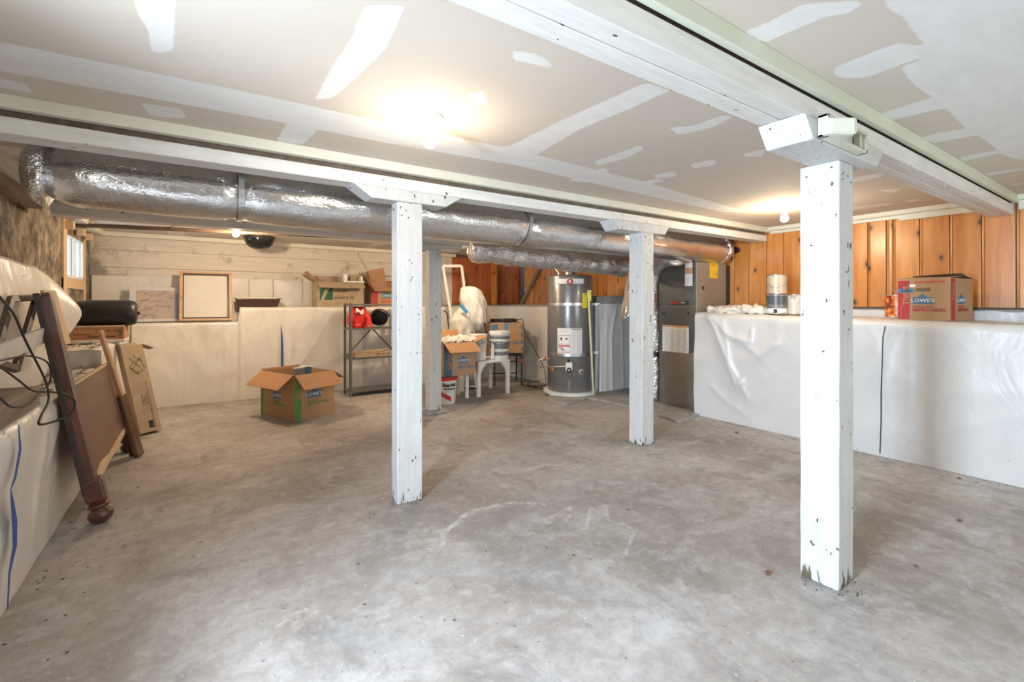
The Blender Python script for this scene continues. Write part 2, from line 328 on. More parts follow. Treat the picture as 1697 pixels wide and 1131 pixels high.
# ------------------------------------------------------------------ mesh builder
SUB = {}
WM = {}                       # world matrix of every thing / part built so far
class MB:
    def __init__(s, T=None): s.v = []; s.f = []; s.m = []; s.cur = 0; s.T = T or Matrix()
    def add(s, vs, fs):
        o = len(s.v); s.v += [s.T @ Vector(p) for p in vs]; s.f += [tuple(o+i for i in f) for f in fs]; s.m += [s.cur]*len(fs); return s
    def hexa(s, p):           # p[0..3] bottom ring, p[4..7] top ring, counter-clockwise from above
        return s.add(p, [(3, 2, 1, 0), (4, 5, 6, 7), (0, 1, 5, 4), (1, 2, 6, 5), (2, 3, 7, 6), (3, 0, 4, 7)])
    def box(s, x0, y0, z0, x1, y1, z1):
        return s.hexa([(x0, y0, z0), (x1, y0, z0), (x1, y1, z0), (x0, y1, z0), (x0, y0, z1), (x1, y0, z1), (x1, y1, z1), (x0, y1, z1)])
    def bar(s, a, b, w, h, up=(0, 0, 1)):   # square bar from a to b; w across, h along up
        a = Vector(a); b = Vector(b); d = (b-a).normalized(); x = d.cross(Vector(up)).normalized(); y = x.cross(d)
        q = [a+x*i*w/2+y*j*h/2 for i, j in ((-1, -1), (1, -1), (1, 1), (-1, 1))]
        return s.hexa([*q, *[p+(b-a) for p in q]])
    def prism(s, poly, vec):
        n = len(poly); vec = Vector(vec); a = [Vector(p) for p in poly]
        nrm = Vector((0, 0, 0))
        for i in range(n): nrm += a[i].cross(a[(i+1) % n])
        if nrm.dot(vec) < 0: a.reverse()
        b = [p+vec for p in a]
        return s.add(a+b, [tuple(reversed(range(n))), tuple(range(n, 2*n))]+[(i, (i+1) % n, n+(i+1) % n, n+i) for i in range(n)])
    def tube(s, path, r, n=8, cap=True, jit=None):
        P = [Vector(p) for p in path]; k = len(P); R = r if isinstance(r, (list, tuple)) else [r]*k
        vs = []; fs = []; prev = None
        for i, p in enumerate(P):
            t = (P[min(i+1, k-1)]-P[max(i-1, 0)]).normalized()
            if prev is None:
                a = Vector((0, 0, 1)) if abs(t.z) < .9 else Vector((1, 0, 0)); x = t.cross(a).normalized()
            else: x = (prev-t*prev.dot(t)).normalized()
            prev = x; y = t.cross(x)
            for j in range(n):
                a = 2*math.pi*j/n; rr = R[i]; q = p+(x*math.cos(a)+y*math.sin(a))*rr
                if jit: q = p+(x*math.cos(a)+y*math.sin(a))*(rr+jit(q))
                vs.append(q)
        for i in range(k-1):
            for j in range(n):
                fs.append((i*n+j, i*n+(j+1) % n, (i+1)*n+(j+1) % n, (i+1)*n+j))
        if cap: fs += [tuple(reversed(range(n))), tuple((k-1)*n+j for j in range(n))]
        return s.add(vs, fs)
    def lathe(s, prof, o=(0, 0, 0), n=24, R=None, a0=0, a1=2*math.pi):
        full = abs(a1-a0-2*math.pi) < 1e-6; k = n if full else n+1; R = R or Matrix(); vs = []; fs = []
        for r, z in prof:
            for j in range(k):
                a = a0+(a1-a0)*j/n; vs.append(Vector(o)+(R @ Vector((r*math.cos(a), r*math.sin(a), z))))
        for i in range(len(prof)-1):
            for j in range(n):
                fs.append((i*k+j, i*k+(j+1) % k, (i+1)*k+(j+1) % k, (i+1)*k+j))
        return s.add(vs, fs)
    def grid(s, nu, nv, fn):
        vs = [fn(i/(nu-1), j/(nv-1)) for i in range(nu) for j in range(nv)]
        return s.add(vs, [(i*nv+j, (i+1)*nv+j, (i+1)*nv+j+1, i*nv+j+1) for i in range(nu-1) for j in range(nv-1)])
    def build(s, name, mats, parent=None, smooth=False, bevel=0, origin=None, solid=0, angle=40, **props):
        me = bpy.data.meshes.new(name); o = bpy.data.objects.new(name, me); C.objects.link(o)
        if parent is not None:
            parent = SUB.get((parent.name, name), parent)
            o.parent = parent; W = WM[parent.name]; WM[o.name] = W
        else:
            if origin is None:
                xs = [p.x for p in s.v]; ys = [p.y for p in s.v]; zs = [p.z for p in s.v]
                origin = ((min(xs)+max(xs))/2, (min(ys)+max(ys))/2, min(zs))
            W = Matrix.Translation(origin); o.location = origin; WM[o.name] = W
        inv = W.inverted()
        me.from_pydata([tuple(inv @ p) for p in s.v], [], s.f)
        for m_ in (mats if isinstance(mats, (list, tuple)) else [mats]): me.materials.append(M[m_] if isinstance(m_, str) else m_)
        if max(s.m, default=0) > 0: me.polygons.foreach_set('material_index', s.m)
        if smooth:
            me.polygons.foreach_set('use_smooth', [True]*len(me.polygons)); me.set_sharp_from_angle(angle=math.radians(angle))
        if bevel:
            b = o.modifiers.new('bevel', 'BEVEL'); b.width = bevel; b.segments = 2; b.limit_method = 'ANGLE'; b.angle_limit = math.radians(40)
        if solid:
            b = o.modifiers.new('solid', 'SOLIDIFY'); b.thickness = solid; b.offset = 0
        me.update()
        for k_, v_ in props.items(): o[k_] = v_
        return o
GR = {'support_post': 'white support posts', 'ceiling_beam': 'painted ceiling beams', 'ceiling_lamp': 'bare bulb lamps on the ceiling', 'foil_duct': 'foil insulated ducts', 'paint_can': 'paint cans on the right ledge', 'picture_frame': 'wooden frames leaning on the walls', 'tile_carton': 'flat tile cartons'}
def thing(name, label, cat, loc=(0, 0, 0), group=None, rotz=0, Mx=None):
    group = group or GR.get(name)
    o = bpy.data.objects.new(name, None); C.objects.link(o); o.empty_display_size = .1
    W = Mx or (Matrix.Translation(loc) @ Matrix.Rotation(rotz, 4, 'Z')); o.matrix_world = W; WM[o.name] = W
    o.location = W.to_translation(); o.rotation_euler = W.to_euler()
    o['label'] = label; o['category'] = cat
    if group: o['group'] = group
    return o
def frame(o, x, y):           # matrix with given origin, x and y directions
    x = Vector(x).normalized(); y = Vector(y); y = (y-x*y.dot(x)).normalized(); z = x.cross(y)
    m = Matrix((x, y, z)).transposed().to_4x4(); m.translation = Vector(o); return m
def text(s, size, m, parent, F, name='lettering', sx=1.0, align='CENTER', bold=0.0, T=None, depth=.0004):
    cu = bpy.data.curves.new('t', 'FONT'); cu.body = s; cu.size = size; cu.resolution_u = 2; cu.align_x = align; cu.align_y = 'CENTER'
    cu.extrude = depth; cu.offset = bold
    to = bpy.data.objects.new('t', cu); me = to.to_mesh()
    mb = MB(F)
    mb.add([(v.co.x*sx, v.co.y, v.co.z) for v in me.vertices], [tuple(p.vertices) for p in me.polygons])
    to.to_mesh_clear(); bpy.data.objects.remove(to); bpy.data.curves.remove(cu)
    return mb.build(name, m, parent)
def fold(p, amp=.012, sc=2.2, seed=0.0):
    v = Vector((p[0]*sc+seed, p[1]*sc, p[2]*sc)); a = noise.noise(v); b = noise.noise(v*2.7)
    return amp*((1-abs(a)*2)*.7+.3*b)
def ridge(q, pts, width, height):
    best = 9
    for i in range(len(pts)-1):
        a = Vector(pts[i]); b = Vector(pts[i+1]); ab = b-a; t = max(0, min(1, (q-a).dot(ab)/ab.length_squared)); best = min(best, (q-a-ab*t).length)
    return height*.55*math.exp(-(best/width)*1.3)
H_C = 2.024                   # ceiling height
ZB = 1.878                    # underside of the beams
# ------------------------------------------------------------------ room shell
XL, XR, YB, YF = -1.01, 5.196, 7.08, -2.5
def grid_attr(x0, x1, y0, y1, step, z, flip):
    nx = int((x1-x0)/step)+1; ny = int((y1-y0)/step)+1
    xs = np.linspace(x0, x1, nx); ys = np.linspace(y0, y1, ny); X, Y = np.meshgrid(xs, ys, indexing='ij')
    idx = np.arange(nx*ny).reshape(nx, ny)
    q = np.stack([idx[:-1, :-1], idx[1:, :-1], idx[1:, 1:], idx[:-1, 1:]], -1).reshape(-1, 4)
    if flip: q = q[:, ::-1]
    return X.ravel(), Y.ravel(), q
def poly_sd(X, Y, P):         # signed distance (inside positive)
    n = len(P); d = np.full(X.shape, 1e9); ins = np.zeros(X.shape, bool)
    for i in range(n):
        ax, ay = P[i]; bx, by = P[(i+1) % n]; ex, ey = bx-ax, by-ay
        t = np.clip(((X-ax)*ex+(Y-ay)*ey)/(ex*ex+ey*ey+1e-12), 0, 1)
        d = np.minimum(d, np.hypot(X-ax-ex*t, Y-ay-ey*t))
        c = ((ay > Y) != (by > Y)) & (X < (bx-ax)*(Y-ay)/((by-ay) if by != ay else 1e-9)+ax); ins ^= c
    return np.where(ins, d, -d)
def line_d(X, Y, P):
    d = np.full(X.shape, 1e9)
    for i in range(len(P)-1):
        ax, ay = P[i]; bx, by = P[i+1]; ex, ey = bx-ax, by-ay
        t = np.clip(((X-ax)*ex+(Y-ay)*ey)/(ex*ex+ey*ey+1e-12), 0, 1); d = np.minimum(d, np.hypot(X-ax-ex*t, Y-ay-ey*t))
    return d
def mesh_np(name, X, Y, z, q, m, attr, vals, col=False):
    me = bpy.data.meshes.new(name); n = len(X)
    Z = z if isinstance(z, np.ndarray) else np.full(n, z)
    me.vertices.add(n); me.vertices.foreach_set('co', np.stack([X, Y, Z], -1).ravel())
    me.loops.add(len(q)*4); me.loops.foreach_set('vertex_index', q.ravel().astype(np.int32))
    me.polygons.add(len(q)); me.polygons.foreach_set('loop_start', np.arange(0, len(q)*4, 4)); me.polygons.foreach_set('loop_total', np.full(len(q), 4))
    me.update(calc_edges=True)
    if col:
        a = me.attributes.new(attr, 'FLOAT_COLOR', 'POINT'); a.data.foreach_set('color', vals.ravel())
    else:
        a = me.attributes.new(attr, 'FLOAT', 'POINT'); a.data.foreach_set('value', vals)
    me.materials.append(M[m]); o = bpy.data.objects.new(name, me); C.objects.link(o); o['kind'] = 'structure'; WM[o.name] = Matrix(); return o
def crop(pts, ox, oy, sc): return [(ox+x*sc, oy+y*sc) for x, y in pts]
MUD = [
 [(-40, 60), (0, 69), (420, 155), (640, 203), (860, 250), (1063, 300), (1240, 352), (1200, 352), (1038, 317), (860, 275), (640, 237), (420, 194), (0, 118), (-40, 108)],
 [(1070, 137), (1112, 150), (1040, 182), (960, 215), (880, 262), (825, 262), (800, 250), (850, 240), (930, 200)],
 crop([(632, -40), (640, 60), (700, 150), (705, 240), (760, 250), (815, 235), (820, 100), (825, -40)], 0, 0, .3535),
 [(600, 20), (612, 8), (672, 10), (640, 80), (590, 130), (550, 163), (522, 166), (545, 120), (585, 60)],
 [(230, 170), (300, 180), (309, 197), (250, 192)], [(-20, 124), (45, 140), (55, 155), (-20, 142)],
 [(475, 205), (525, 207), (522, 222), (500, 240), (458, 234)],
 [(849, 84), (885, 88), (905, 98), (922, 116), (880, 105), (852, 100)], [(775, 158), (800, 150), (808, 170), (790, 177), (775, 172)],
 [(733, 188), (775, 182), (782, 190), (765, 197), (735, 200)], [(1110, 212), (1150, 208), (1200, 190), (1215, 194), (1180, 212), (1125, 224)],
 [(985, 268), (1030, 252), (1060, 241), (1066, 247), (1040, 262), (990, 275)], [(1232, 254), (1270, 247), (1262, 260), (1235, 260)],
 [(1083, 290), (1118, 284), (1122, 292), (1090, 297)], [(1143, 272), (1185, 264), (1186, 273), (1150, 280)],
 [(1040, 306), (1090, 296), (1100, 300), (1050, 313)], [(940, 300), (1000, 278), (1010, 283), (975, 303)],
 [(1412, 295), (1463, 286), (1463, 293), (1412, 303)], [(1455, 316), (1495, 312), (1480, 320)], [(1412, 343), (1480, 336), (1475, 340), (1412, 350)], [(1498, 334), (1525, 328), (1520, 335)],
 crop([(-80, 200), (0, 180), (150, 110), (300, 30), (600, 5), (690, 20), (600, 80), (450, 110), (250, 190), (80, 265), (0, 250)], 1250, 0, .2634),
 crop([(500, 430), (640, 370), (900, 270), (1100, 290), (1060, 360), (920, 410), (700, 490), (560, 495), (500, 475)], 1250, 0, .2634),
 crop([(780, -60), (850, 60), (930, 100), (1000, 200), (1090, 300), (1060, 370), (920, 430), (1000, 530), (1100, 600), (1200, 680), (1320, 800), (1420, 860), (1500, 920), (1560, 970), (1640, 1000), (1740, 1010), (1900, 1000), (2100, -60)], 1250, 0, .2634),
 crop([(780, 720), (1130, 610), (1200, 680), (830, 765)], 1250, 0, .2634), crop([(1040, 870), (1150, 840), (1390, 800), (1410, 850), (1130, 900)], 1250, 0, .2634),
 crop([(1300, 375), (1530, 330), (1540, 350), (1320, 400)], 1240, 160, .2693), crop([(1450, 475), (1690, 440), (1690, 452), (1480, 488)], 1240, 160, .2693), crop([(1580, 550), (1690, 530), (1690, 540)], 1240, 160, .2693),
]
gx, gy, gq = grid_attr(-1.3, 5.5, YF-.1, 7.3, .02, 0, True)
mud = np.zeros(len(gx))
for P in MUD:
    W = [tuple(PZ(x, y, H_C)[:2]) for x, y in P]
    mud = np.maximum(mud, np.clip(.5+poly_sd(gx, gy, W)/.035, 0, 1))
for (a, b, wdt) in (((-1, 6.2), (5, 6.2), .09), ((-.2, 4.8), (-.2, 7), .08), ((2.1, 4.8), (2.1, 7), .08), ((-1, 3.6), (5, 3.6), .09)):
    mud = np.maximum(mud, np.clip(.5+(wdt-line_d(gx, gy, [a, b]))/.05, 0, 1))
ceil = mesh_np('ceiling', gx, gy, H_C, gq, 'drywall', 'mud', mud)
so = ceil.modifiers.new('solid', 'SOLIDIFY'); so.thickness = .06; so.offset = -1
# floor
fx, fy, fq = grid_attr(-1.3, 5.5, YF-.1, 7.3, .03, 0, False)
mk = np.zeros((len(fx), 4)); mk[:, 3] = 1
def flo(pts): return [tuple(PZ(x, y, 0)[:2]) for x, y in pts]
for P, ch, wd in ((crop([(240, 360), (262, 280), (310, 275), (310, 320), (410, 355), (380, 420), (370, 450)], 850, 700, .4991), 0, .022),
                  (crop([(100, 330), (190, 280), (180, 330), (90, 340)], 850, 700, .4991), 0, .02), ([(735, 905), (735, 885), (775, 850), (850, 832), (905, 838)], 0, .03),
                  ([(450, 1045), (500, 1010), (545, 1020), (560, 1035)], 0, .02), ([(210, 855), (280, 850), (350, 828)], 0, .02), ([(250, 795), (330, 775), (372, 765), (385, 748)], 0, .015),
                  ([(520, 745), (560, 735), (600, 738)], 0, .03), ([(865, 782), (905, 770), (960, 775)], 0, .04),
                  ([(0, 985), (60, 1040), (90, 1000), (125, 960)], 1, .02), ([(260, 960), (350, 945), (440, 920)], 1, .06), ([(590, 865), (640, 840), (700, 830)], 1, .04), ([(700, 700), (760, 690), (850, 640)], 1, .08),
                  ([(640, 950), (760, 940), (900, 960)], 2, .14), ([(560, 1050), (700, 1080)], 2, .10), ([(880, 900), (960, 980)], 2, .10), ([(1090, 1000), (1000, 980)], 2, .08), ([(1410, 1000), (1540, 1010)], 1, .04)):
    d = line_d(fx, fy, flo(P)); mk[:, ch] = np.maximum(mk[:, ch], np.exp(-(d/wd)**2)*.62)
mk = mk.astype(np.float32)
floor = mesh_np('floor', fx, fy, 0.0, fq, 'floor', 'mark', mk, True)
def structure(name, mb, m, parent=None, **k):
    o = mb.build(name, m, parent, **k)
    if parent is None: o['kind'] = 'structure'
    return o
# left wall above the ledge, with a small window near the far corner and the side door left of the camera
WY0, WY1, WZ0, WZ1 = 5.88, 6.70, 1.44, 1.85
mb = MB(); o = XL-.25
mb.box(o, YF, 0, XL, .18, H_C); mb.box(o, .18, 1.98, XL, 1.06, H_C); mb.box(o, 1.06, 0, XL, 5.6, H_C); o = XL-.03; mb.box(o, 5.6, 0, XL, WY0, H_C)
mb.box(o, WY0, 0, XL, WY1, WZ0); mb.box(o, WY0, WZ1, XL, WY1, H_C); mb.box(o, WY1, 0, XL, YB+.05, H_C)
wl = structure('wall_left', mb, 'rough_wall', origin=(0, 0, 0))
for a in ((.10, .18), (1.06, 1.14)):
    MB().box(XL-.02, a[0], 0, XL+.02, a[1], 2.02).build('door_casing', 'trim', wl)
# window
wn = MB(); f = .045
f = .03; wn.box(XL-.04, WY0, WZ0, XL+.008, WY1, WZ0+f); wn.box(XL-.04, WY0, WZ1-f*.5, XL+.008, WY1, WZ1); wn.box(XL-.04, WY0, WZ0, XL+.008, WY0+f, WZ1); wn.box(XL-.04, WY1-f, WZ0, XL+.008, WY1, WZ1)
ym = WY0+.40; wn.box(XL-.04, ym-.022, WZ0, XL+.012, ym+.022, WZ1)
win = structure('window_1', wn, 'white_enamel', bevel=.003)
for a, b in ((WY0+f, ym-.022), (ym+.022, WY1-f)):
    MB().box(XL-.018, a, WZ0+f, XL-.014, b, WZ1-f*.5).build('pane', 'glass', win)
tk = MB()
for a, b in ((WY0-.13, WY0), (WY1, WY1+.06)): tk.box(XL, a, 1.0, XL+.02, b, H_C-.05)
tk.box(XL, WY0-.13, WZ0-.10, XL+.018, WY1+.06, WZ0-.004)
structure('trim_1', tk, 'raw_wood', bevel=.004)
blk = MB()
for y in (WY0-.12, WY0+.38, WY1-.02): blk.box(XL+.02, y, WZ1+.03, XL+.08, y+.08, WZ1+.10)
structure('trim_2', blk, 'raw_wood', bevel=.003)
# back wall: painted boards above, plain below
wb = structure('wall_back', MB().box(XL-.03, YB+.02, 0, 3.57, YB+.05, H_C), 'conc_white', origin=(0, 0, 0))
for z0, z1 in ((1.824, H_C), (1.62, 1.816), (1.51, 1.612)):
    MB().box(XL, YB, z0+.002, 3.57, YB+.022, z1).build('plank', 'plank_white', wb, bevel=.003)
sh = MB()
def fb(u, v):
    x = XL+.02+u*(3.55-XL); z = .94+v*.58
    return (x, YB-.012+fold((x, 0, z), .012, 2.5, 4), z)
sh.grid(90, 16, fb); sb_ = sh.build('plastic_sheeting', 'sheet_warm', smooth=True, angle=180)
for x_ in (412, 452, 500):
    q0, q1 = PY(x_, 463, YB-.03), PY(x_, 506, YB-.03); MB().tube([q0, q0.lerp(q1, .5)+Vector((.006, 0, 0)), q1], .003, 5).build('seam', 'kraft', sb_)
ck = [PY(x, y, YB-.002) for x, y in ((593, 415), (594, 424), (600, 433), (604, 441), (608, 447))]; MB().tube(ck, .003, 5).build('crack', 'black_print', wb)
sb_['label'] = 'white plastic sheet hung on back wall above the ledge, behind the boxes and frames'; sb_['category'] = 'plastic sheet'
# right wall: knotty pine boards
wr = structure('wall_right', MB().box(XR+.02, YF, 0, XR+.2, 7.5, H_C), 'beam_dark', origin=(0, 0, 0))
seps = [1216, 1240.5, 1269.5, 1298, 1331, 1362, 1398, 1438, 1469, 1479.7, 1524, 1574, 1626.5, 1684]
ys = [PX(x, 400, XR)[1] for x in seps]
while ys[-1] > YF+.2: ys.append(ys[-1]-random.choice((.13, .17, .2)))
top = ys[0]; back = [top]
while back[-1] < 7.2: back.append(back[-1]+random.choice((.13, .16, .19)))
allY = list(reversed(back))[:-1]+ys
for a, b in zip(allY[:-1], allY[1:]):
    pb = MB(); g = .004; th = .018
    y0, y1 = b+g, a-g
    pb.prism([(XR+.02, y0, 0), (XR+.02, y1, 0), (XR+.002, y1, 0), (XR, y1-.008, 0), (XR+.006, y1-.013, 0), (XR, y1-.018, 0), (XR, y0+.004, 0), (XR+.003, y0, 0)], (0, 0, 1))
    z0 = 1.166
    pb.v = [Vector((p.x, p.y, z0+p.z*(H_C-.045-z0))) for p in pb.v]
    pb.build('plank', 'pine', wr)
# recessed pine beyond the ledge on the back side
YP = 7.06
MB()
wp = structure('wall_pine', MB().box(3.55, YP+.03, 0, 4.34, YP+.25, H_C), 'beam_dark', origin=(0, 0, 0))
xs = [3.56, 3.72, 3.87, 4.02, 4.17, 4.33]
for a, b in zip(xs[:-1], xs[1:]):
    MB().box(a+.003, YP, 1.19, b-.003, YP+.03, 1.98).build('plank', 'pine_red', wp, bevel=.004)
wq = structure('wall_recess', MB().box(4.34, 7.44, 0, 5.4, 7.6, H_C), 'beam_dark', origin=(0, 0, 0))
for i in range(5):
    MB().box(4.40+i*.16, 7.41, 1.19, 4.555+i*.16, 7.44, 1.98).build('plank', 'pine_red', wq, bevel=.004)
# walls behind the camera: opening towards the garden
rw = MB(); rw.box(XL-.25, YF-.2, 0, 2.3, YF, H_C); rw.box(4.2, YF-.2, 0, XR+.2, YF, H_C); rw.box(2.3, YF-.2, 1.85, 4.2, YF, H_C); rw.box(2.3, YF-.2, 0, 4.2, YF, .85)
structure('wall_rear', rw, 'conc_white')
# ------------------------------------------------------------------ trims at the ceiling
structure('trim_3', MB().box(XL+.02, 2.628, 1.972, XR, 2.672, H_C), 'trim', bevel=.002)
structure('trim_4', MB().box(XL+.02, .774, 1.966, XR, .80, H_C), 'trim_green_lit', bevel=.002)
structure('trim_5', MB().box(XR-.07, .80, 1.985, XR, 2.628, H_C).box(XR-.025, .80, 1.935, XR, 1.50, 1.985).box(XR-.02, 1.5, 1.955, XR, 2.628, 1.985), 'trim', bevel=.002)
structure('trim_6', MB().box(XR-.06, YF, 1.985, XR, .774, H_C).box(XR-.025, YF, 1.915, XR, .774, 1.985), 'trim_green_lit', bevel=.002)
structure('trim_7', MB().box(XL, YB-.09, 1.975, 3.6, YB, H_C), 'trim', bevel=.002)
structure('trim_8', MB().box(XL, 1.2, 1.99, XL+.15, 4.6, H_C).box(XL, 1.2, 1.95, XL+.12, 4.6, 1.99), 'trim', bevel=.002)
structure('trim_9', MB().box(XL, 1.2, 1.875, XL+.09, 4.66, 1.95), 'old_wood', bevel=.004)
structure('trim_10', MB().box(XL, 4.82, 1.965, XL+.14, YB-.09, H_C), 'trim', bevel=.002)
# ------------------------------------------------------------------ ledges (stem wall bench around the room)
def zledge(Y): return S*(1-.135+.018*Y/1.2)
lr = MB()
lr.hexa([(4.46, YF, 0), (XR+.02, YF, 0), (XR+.02, 3.05, 0), (4.46, 3.05, 0), (4.46, YF, zledge(YF)-.012), (XR+.02, YF, zledge(YF)-.012), (XR+.02, 3.05, zledge(3.05)-.012), (4.46, 3.05, zledge(3.05)-.012)])
lr.box(5.06, YF, .9, XR+.02, 3.05, 1.15)
structure('ledge_right', lr, 'conc_grey')
lb = MB()
lb.prism([(4.31, 5.3, 0), (4.34, 6.42, 0), (.44, 6.68, 0), (.44, 7.2, 0), (5.3, 7.5, 0), (5.3, 5.3, 0)], (0, 0, 1.14))
lb.box(4.47, 4.9, 0, 5.3, 5.0, 1.19); lb.box(4.31, 5.0, 0, 5.3, 5.3, 1.14)
lb.box(3.4, 6.5, 1.13, 5.3, 7.45, 1.175); lb.box(4.4, 5.3, 1.13, 5.3, 6.6, 1.18)
structure('ledge_back', lb, 'conc_grey')
lb = MB(); lb.prism([(-.6, 6.70, 0), (.44, 6.69, 0), (.44, 7.2, 0), (XL, 7.2, 0), (XL, 6.70, 0)], (0, 0, .96)); lb.box(XL, 4.77, 0, -.64, 6.7, .83); lb.box(XL, 1.2, 0, -.64, 4.77, .69)
structure('ledge_left', lb, 'conc_white')
structure('pier', MB().box(4.47, 4.50, 0, 5.3, 4.9, 1.17).box(4.50, 4.51, 1.17, 5.3, 5.0, 1.30), 'conc_grey', bevel=.01)
# raised slab edge at heater and furnace
P = flo([(905, 668), (940, 672), (975, 662), (1000, 667), (1040, 676), (1095, 692), (1128, 703), (1158, 690)])
structure('slab_step', MB().prism([(x, y, 0) for x, y in P]+[(5.1, 3.2, 0), (5.1, 5.2, 0), (4.2, 5.2, 0)], (0, 0, .022)), 'conc_grey', bevel=.006)

# ------------------------------------------------------------------ plastic sheeting over the ledges
LG = {'plastic sheet': 'plastic sheets over walls and ledges', 'cable': 'black cables', 'leaf': 'dry leaves on the floor', 'timber': 'old timbers on the left ledge'}
def label(o, lab, cat, group=None):
    group = group or LG.get(cat)
    o['label'] = lab; o['category'] = cat
    if group: o['group'] = group
    return o
def RX(pts, X): return [PX(x, y, X).yz for x, y in pts]
def RY(pts, Y): return [PY(x, y, Y).xz for x, y in pts]
R1 = [(RX(p, 4.44), w_, h_) for p, w_, h_ in (
    ([(1168, 512), (1185, 540), (1205, 590), (1222, 640), (1232, 632)], .045, .055), ([(1178, 520), (1215, 560), (1245, 566), (1248, 545)], .03, .04),
    ([(1225, 560), (1260, 590), (1290, 570)], .05, .035), ([(1180, 640), (1205, 665), (1240, 690)], .05, .03), ([(1200, 530), (1212, 600), (1240, 660)], .03, .03),
    ([(1430, 520), (1452, 560), (1463, 640)], .03, .012), ([(1492, 545), (1478, 585), (1470, 625)], .03, .016), ([(1700, 570), (1560, 660), (1470, 725)], .10, .018), ([(1697, 690), (1560, 715)], .10, .010),
    ([(1160, 680), (1215, 655), (1300, 610)], .02, .008), ([(1290, 525), (1289, 560)], .012, .012))]
def zl(Y): return zledge(Y)
def right_sheet(u, v):
    Y = 3.05+(YF+.06-3.05)*u; H = zl(Y)
    L = H+.62; s = v*L
    amp = .010 if Y < 1.2 else .02
    if s < H:
        q = Vector((Y, s)); off = sum(ridge(q, *r) for r in R1)+fold((0, Y, s), amp, 1.6)
        k = min(1, (H-s)/.05); return (4.44-off*min(1, .3+s*3)+.02*(1-k)*(1-k)-.004, Y, max(s, .002)-.012*(1-k)**2)
    d = s-H; return (4.46+d, Y, H+.006+abs(fold((d, Y, 0), .012, 3))*min(1, d*8))
mb = MB(); nU = 300; nV = 90
mb.grid(nU, nV, lambda u, v: right_sheet(u**1.35, v))
o = mb.build('plastic_sheeting', 'sheet', smooth=True, angle=180)
label(o, 'long white plastic sheet over the right ledge, wrinkled beside the furnace', 'plastic sheet')
mb = MB(); mb.grid(200, 8, lambda u, v: (5.050-abs(fold((0, u*6, v), .012, 3)), 3.04+(YF+.06-3.04)*u, .93+v*.208+.012*noise.noise(Vector((0, u*40, 0)))*v)); mb.build('upstand_sheet', 'sheet', o, smooth=True, angle=180)
sm_ = MB(); pp = [PX(x, y, 4.425)+Vector((-.012, 0, 0)) for x, y in [(1468, 541), (1464, 560), (1463, 600), (1461, 650), (1461, 700), (1459, 752)]]
sm_.tube(pp, .0035, 5); sm_.build('seam', 'black_print', o)
# crumpled roll of sheeting on the ledge by the furnace
cr = MB()
path = [Vector((4.60+.03*math.sin(i*1.7), 3.0-i*.075, zl(3)+.035+.008*math.sin(i*2.3))) for i in range(11)]
path = [path[0].lerp(path[0], 0)]+[path[i].lerp(path[i+1], k/5) for i in range(10) for k in range(5)][1:]+[path[-1]]
Rb = [.042*(1-.35*(abs(i-25)/25)**4) for i in range(len(path))]
cr.tube(path, Rb, 30, jit=lambda q: .030*noise.noise(q*16)+.02*noise.noise(q*31))
cr.tube([p+Vector((.13, -.03, .0)) for p in path[:44]], Rb[:43]+[.01], 30, jit=lambda q: .030*noise.noise(q*15)+.02*noise.noise(q*28))
label(cr.build('bundled_sheeting', 'sheet_warm', smooth=True, angle=180), 'crumpled roll of dusty plastic lying on the right ledge between furnace and paint cans', 'plastic sheet')
# back ledge sheet: follows the slanted wall face
def bk(x): return 6.68+(x-.44)*(6.42-6.68)/(4.34-.44) if x > .44 else 6.70
B1 = [(RY(p, 6.65), w_, h_) for p, w_, h_ in (([(466, 515), (467, 560), (466, 650)], .02, .02), ([(482, 515), (479, 600)], .012, .02), ([(553, 512), (520, 570), (500, 600)], .015, .02), ([(440, 515), (455, 600)], .015, .012), ([(375, 560), (372, 660)], .015, .012),
     ([(560, 590), (525, 608)], .02, .012), ([(620, 560), (640, 640)], .03, .02), ([(500, 520), (505, 600)], .05, .012))]
def back_sheet(u, v):
    x = -.60+(4.33+.60)*u; H = .965 if x < .44 else 1.145; L = H+.16; s = v*L; y = bk(x)-.014
    if s < H:
        q = Vector((x, s)); off = sum(ridge(q, *r) for r in B1)+fold((x, 0, s), .018, 2.0, 9)
        return (x, y-off*min(1, .3+s*3), max(.002, s))
    return (x, y+(s-H)*2.5, H+.004+abs(fold((x, s, 0), .006, 4)))
mb = MB(); mb.grid(260, 60, back_sheet)
o = mb.build('plastic_sheeting', 'sheet_warm', smooth=True, angle=180)
label(o, 'creased white plastic sheet covering the low back wall behind the open floor box', 'plastic sheet')
def ribbon(pts, ws, nrm, m, parent):
    mb = MB(); n = Vector(nrm); vs = []
    P = [Vector(p) for p in pts]
    for i, p in enumerate(P):
        t = (P[min(i+1, len(P)-1)]-P[max(i-1, 0)]).normalized(); sd = t.cross(n).normalized()*ws[i]/2; vs += [p-sd, p+sd, p+sd+n*.002, p-sd+n*.002]
    fs = []
    for i in range(len(P)-1):
        for j in range(4): fs.append((4*i+j, 4*i+(j+1) % 4, 4*i+4+(j+1) % 4, 4*i+4+j))
    mb.add(vs, fs+[(0, 1, 2, 3), tuple(4*len(P)-4+j for j in (3, 2, 1, 0))]); return mb.build('tape_strip', m, parent)
ribbon([PY(x, y, 6.60) for x, y in ((465.5, 540), (467, 560), (467.5, 580), (467.5, 612))], [.004, .022, .026, .026], (0, -1, 0), 'navy', o)
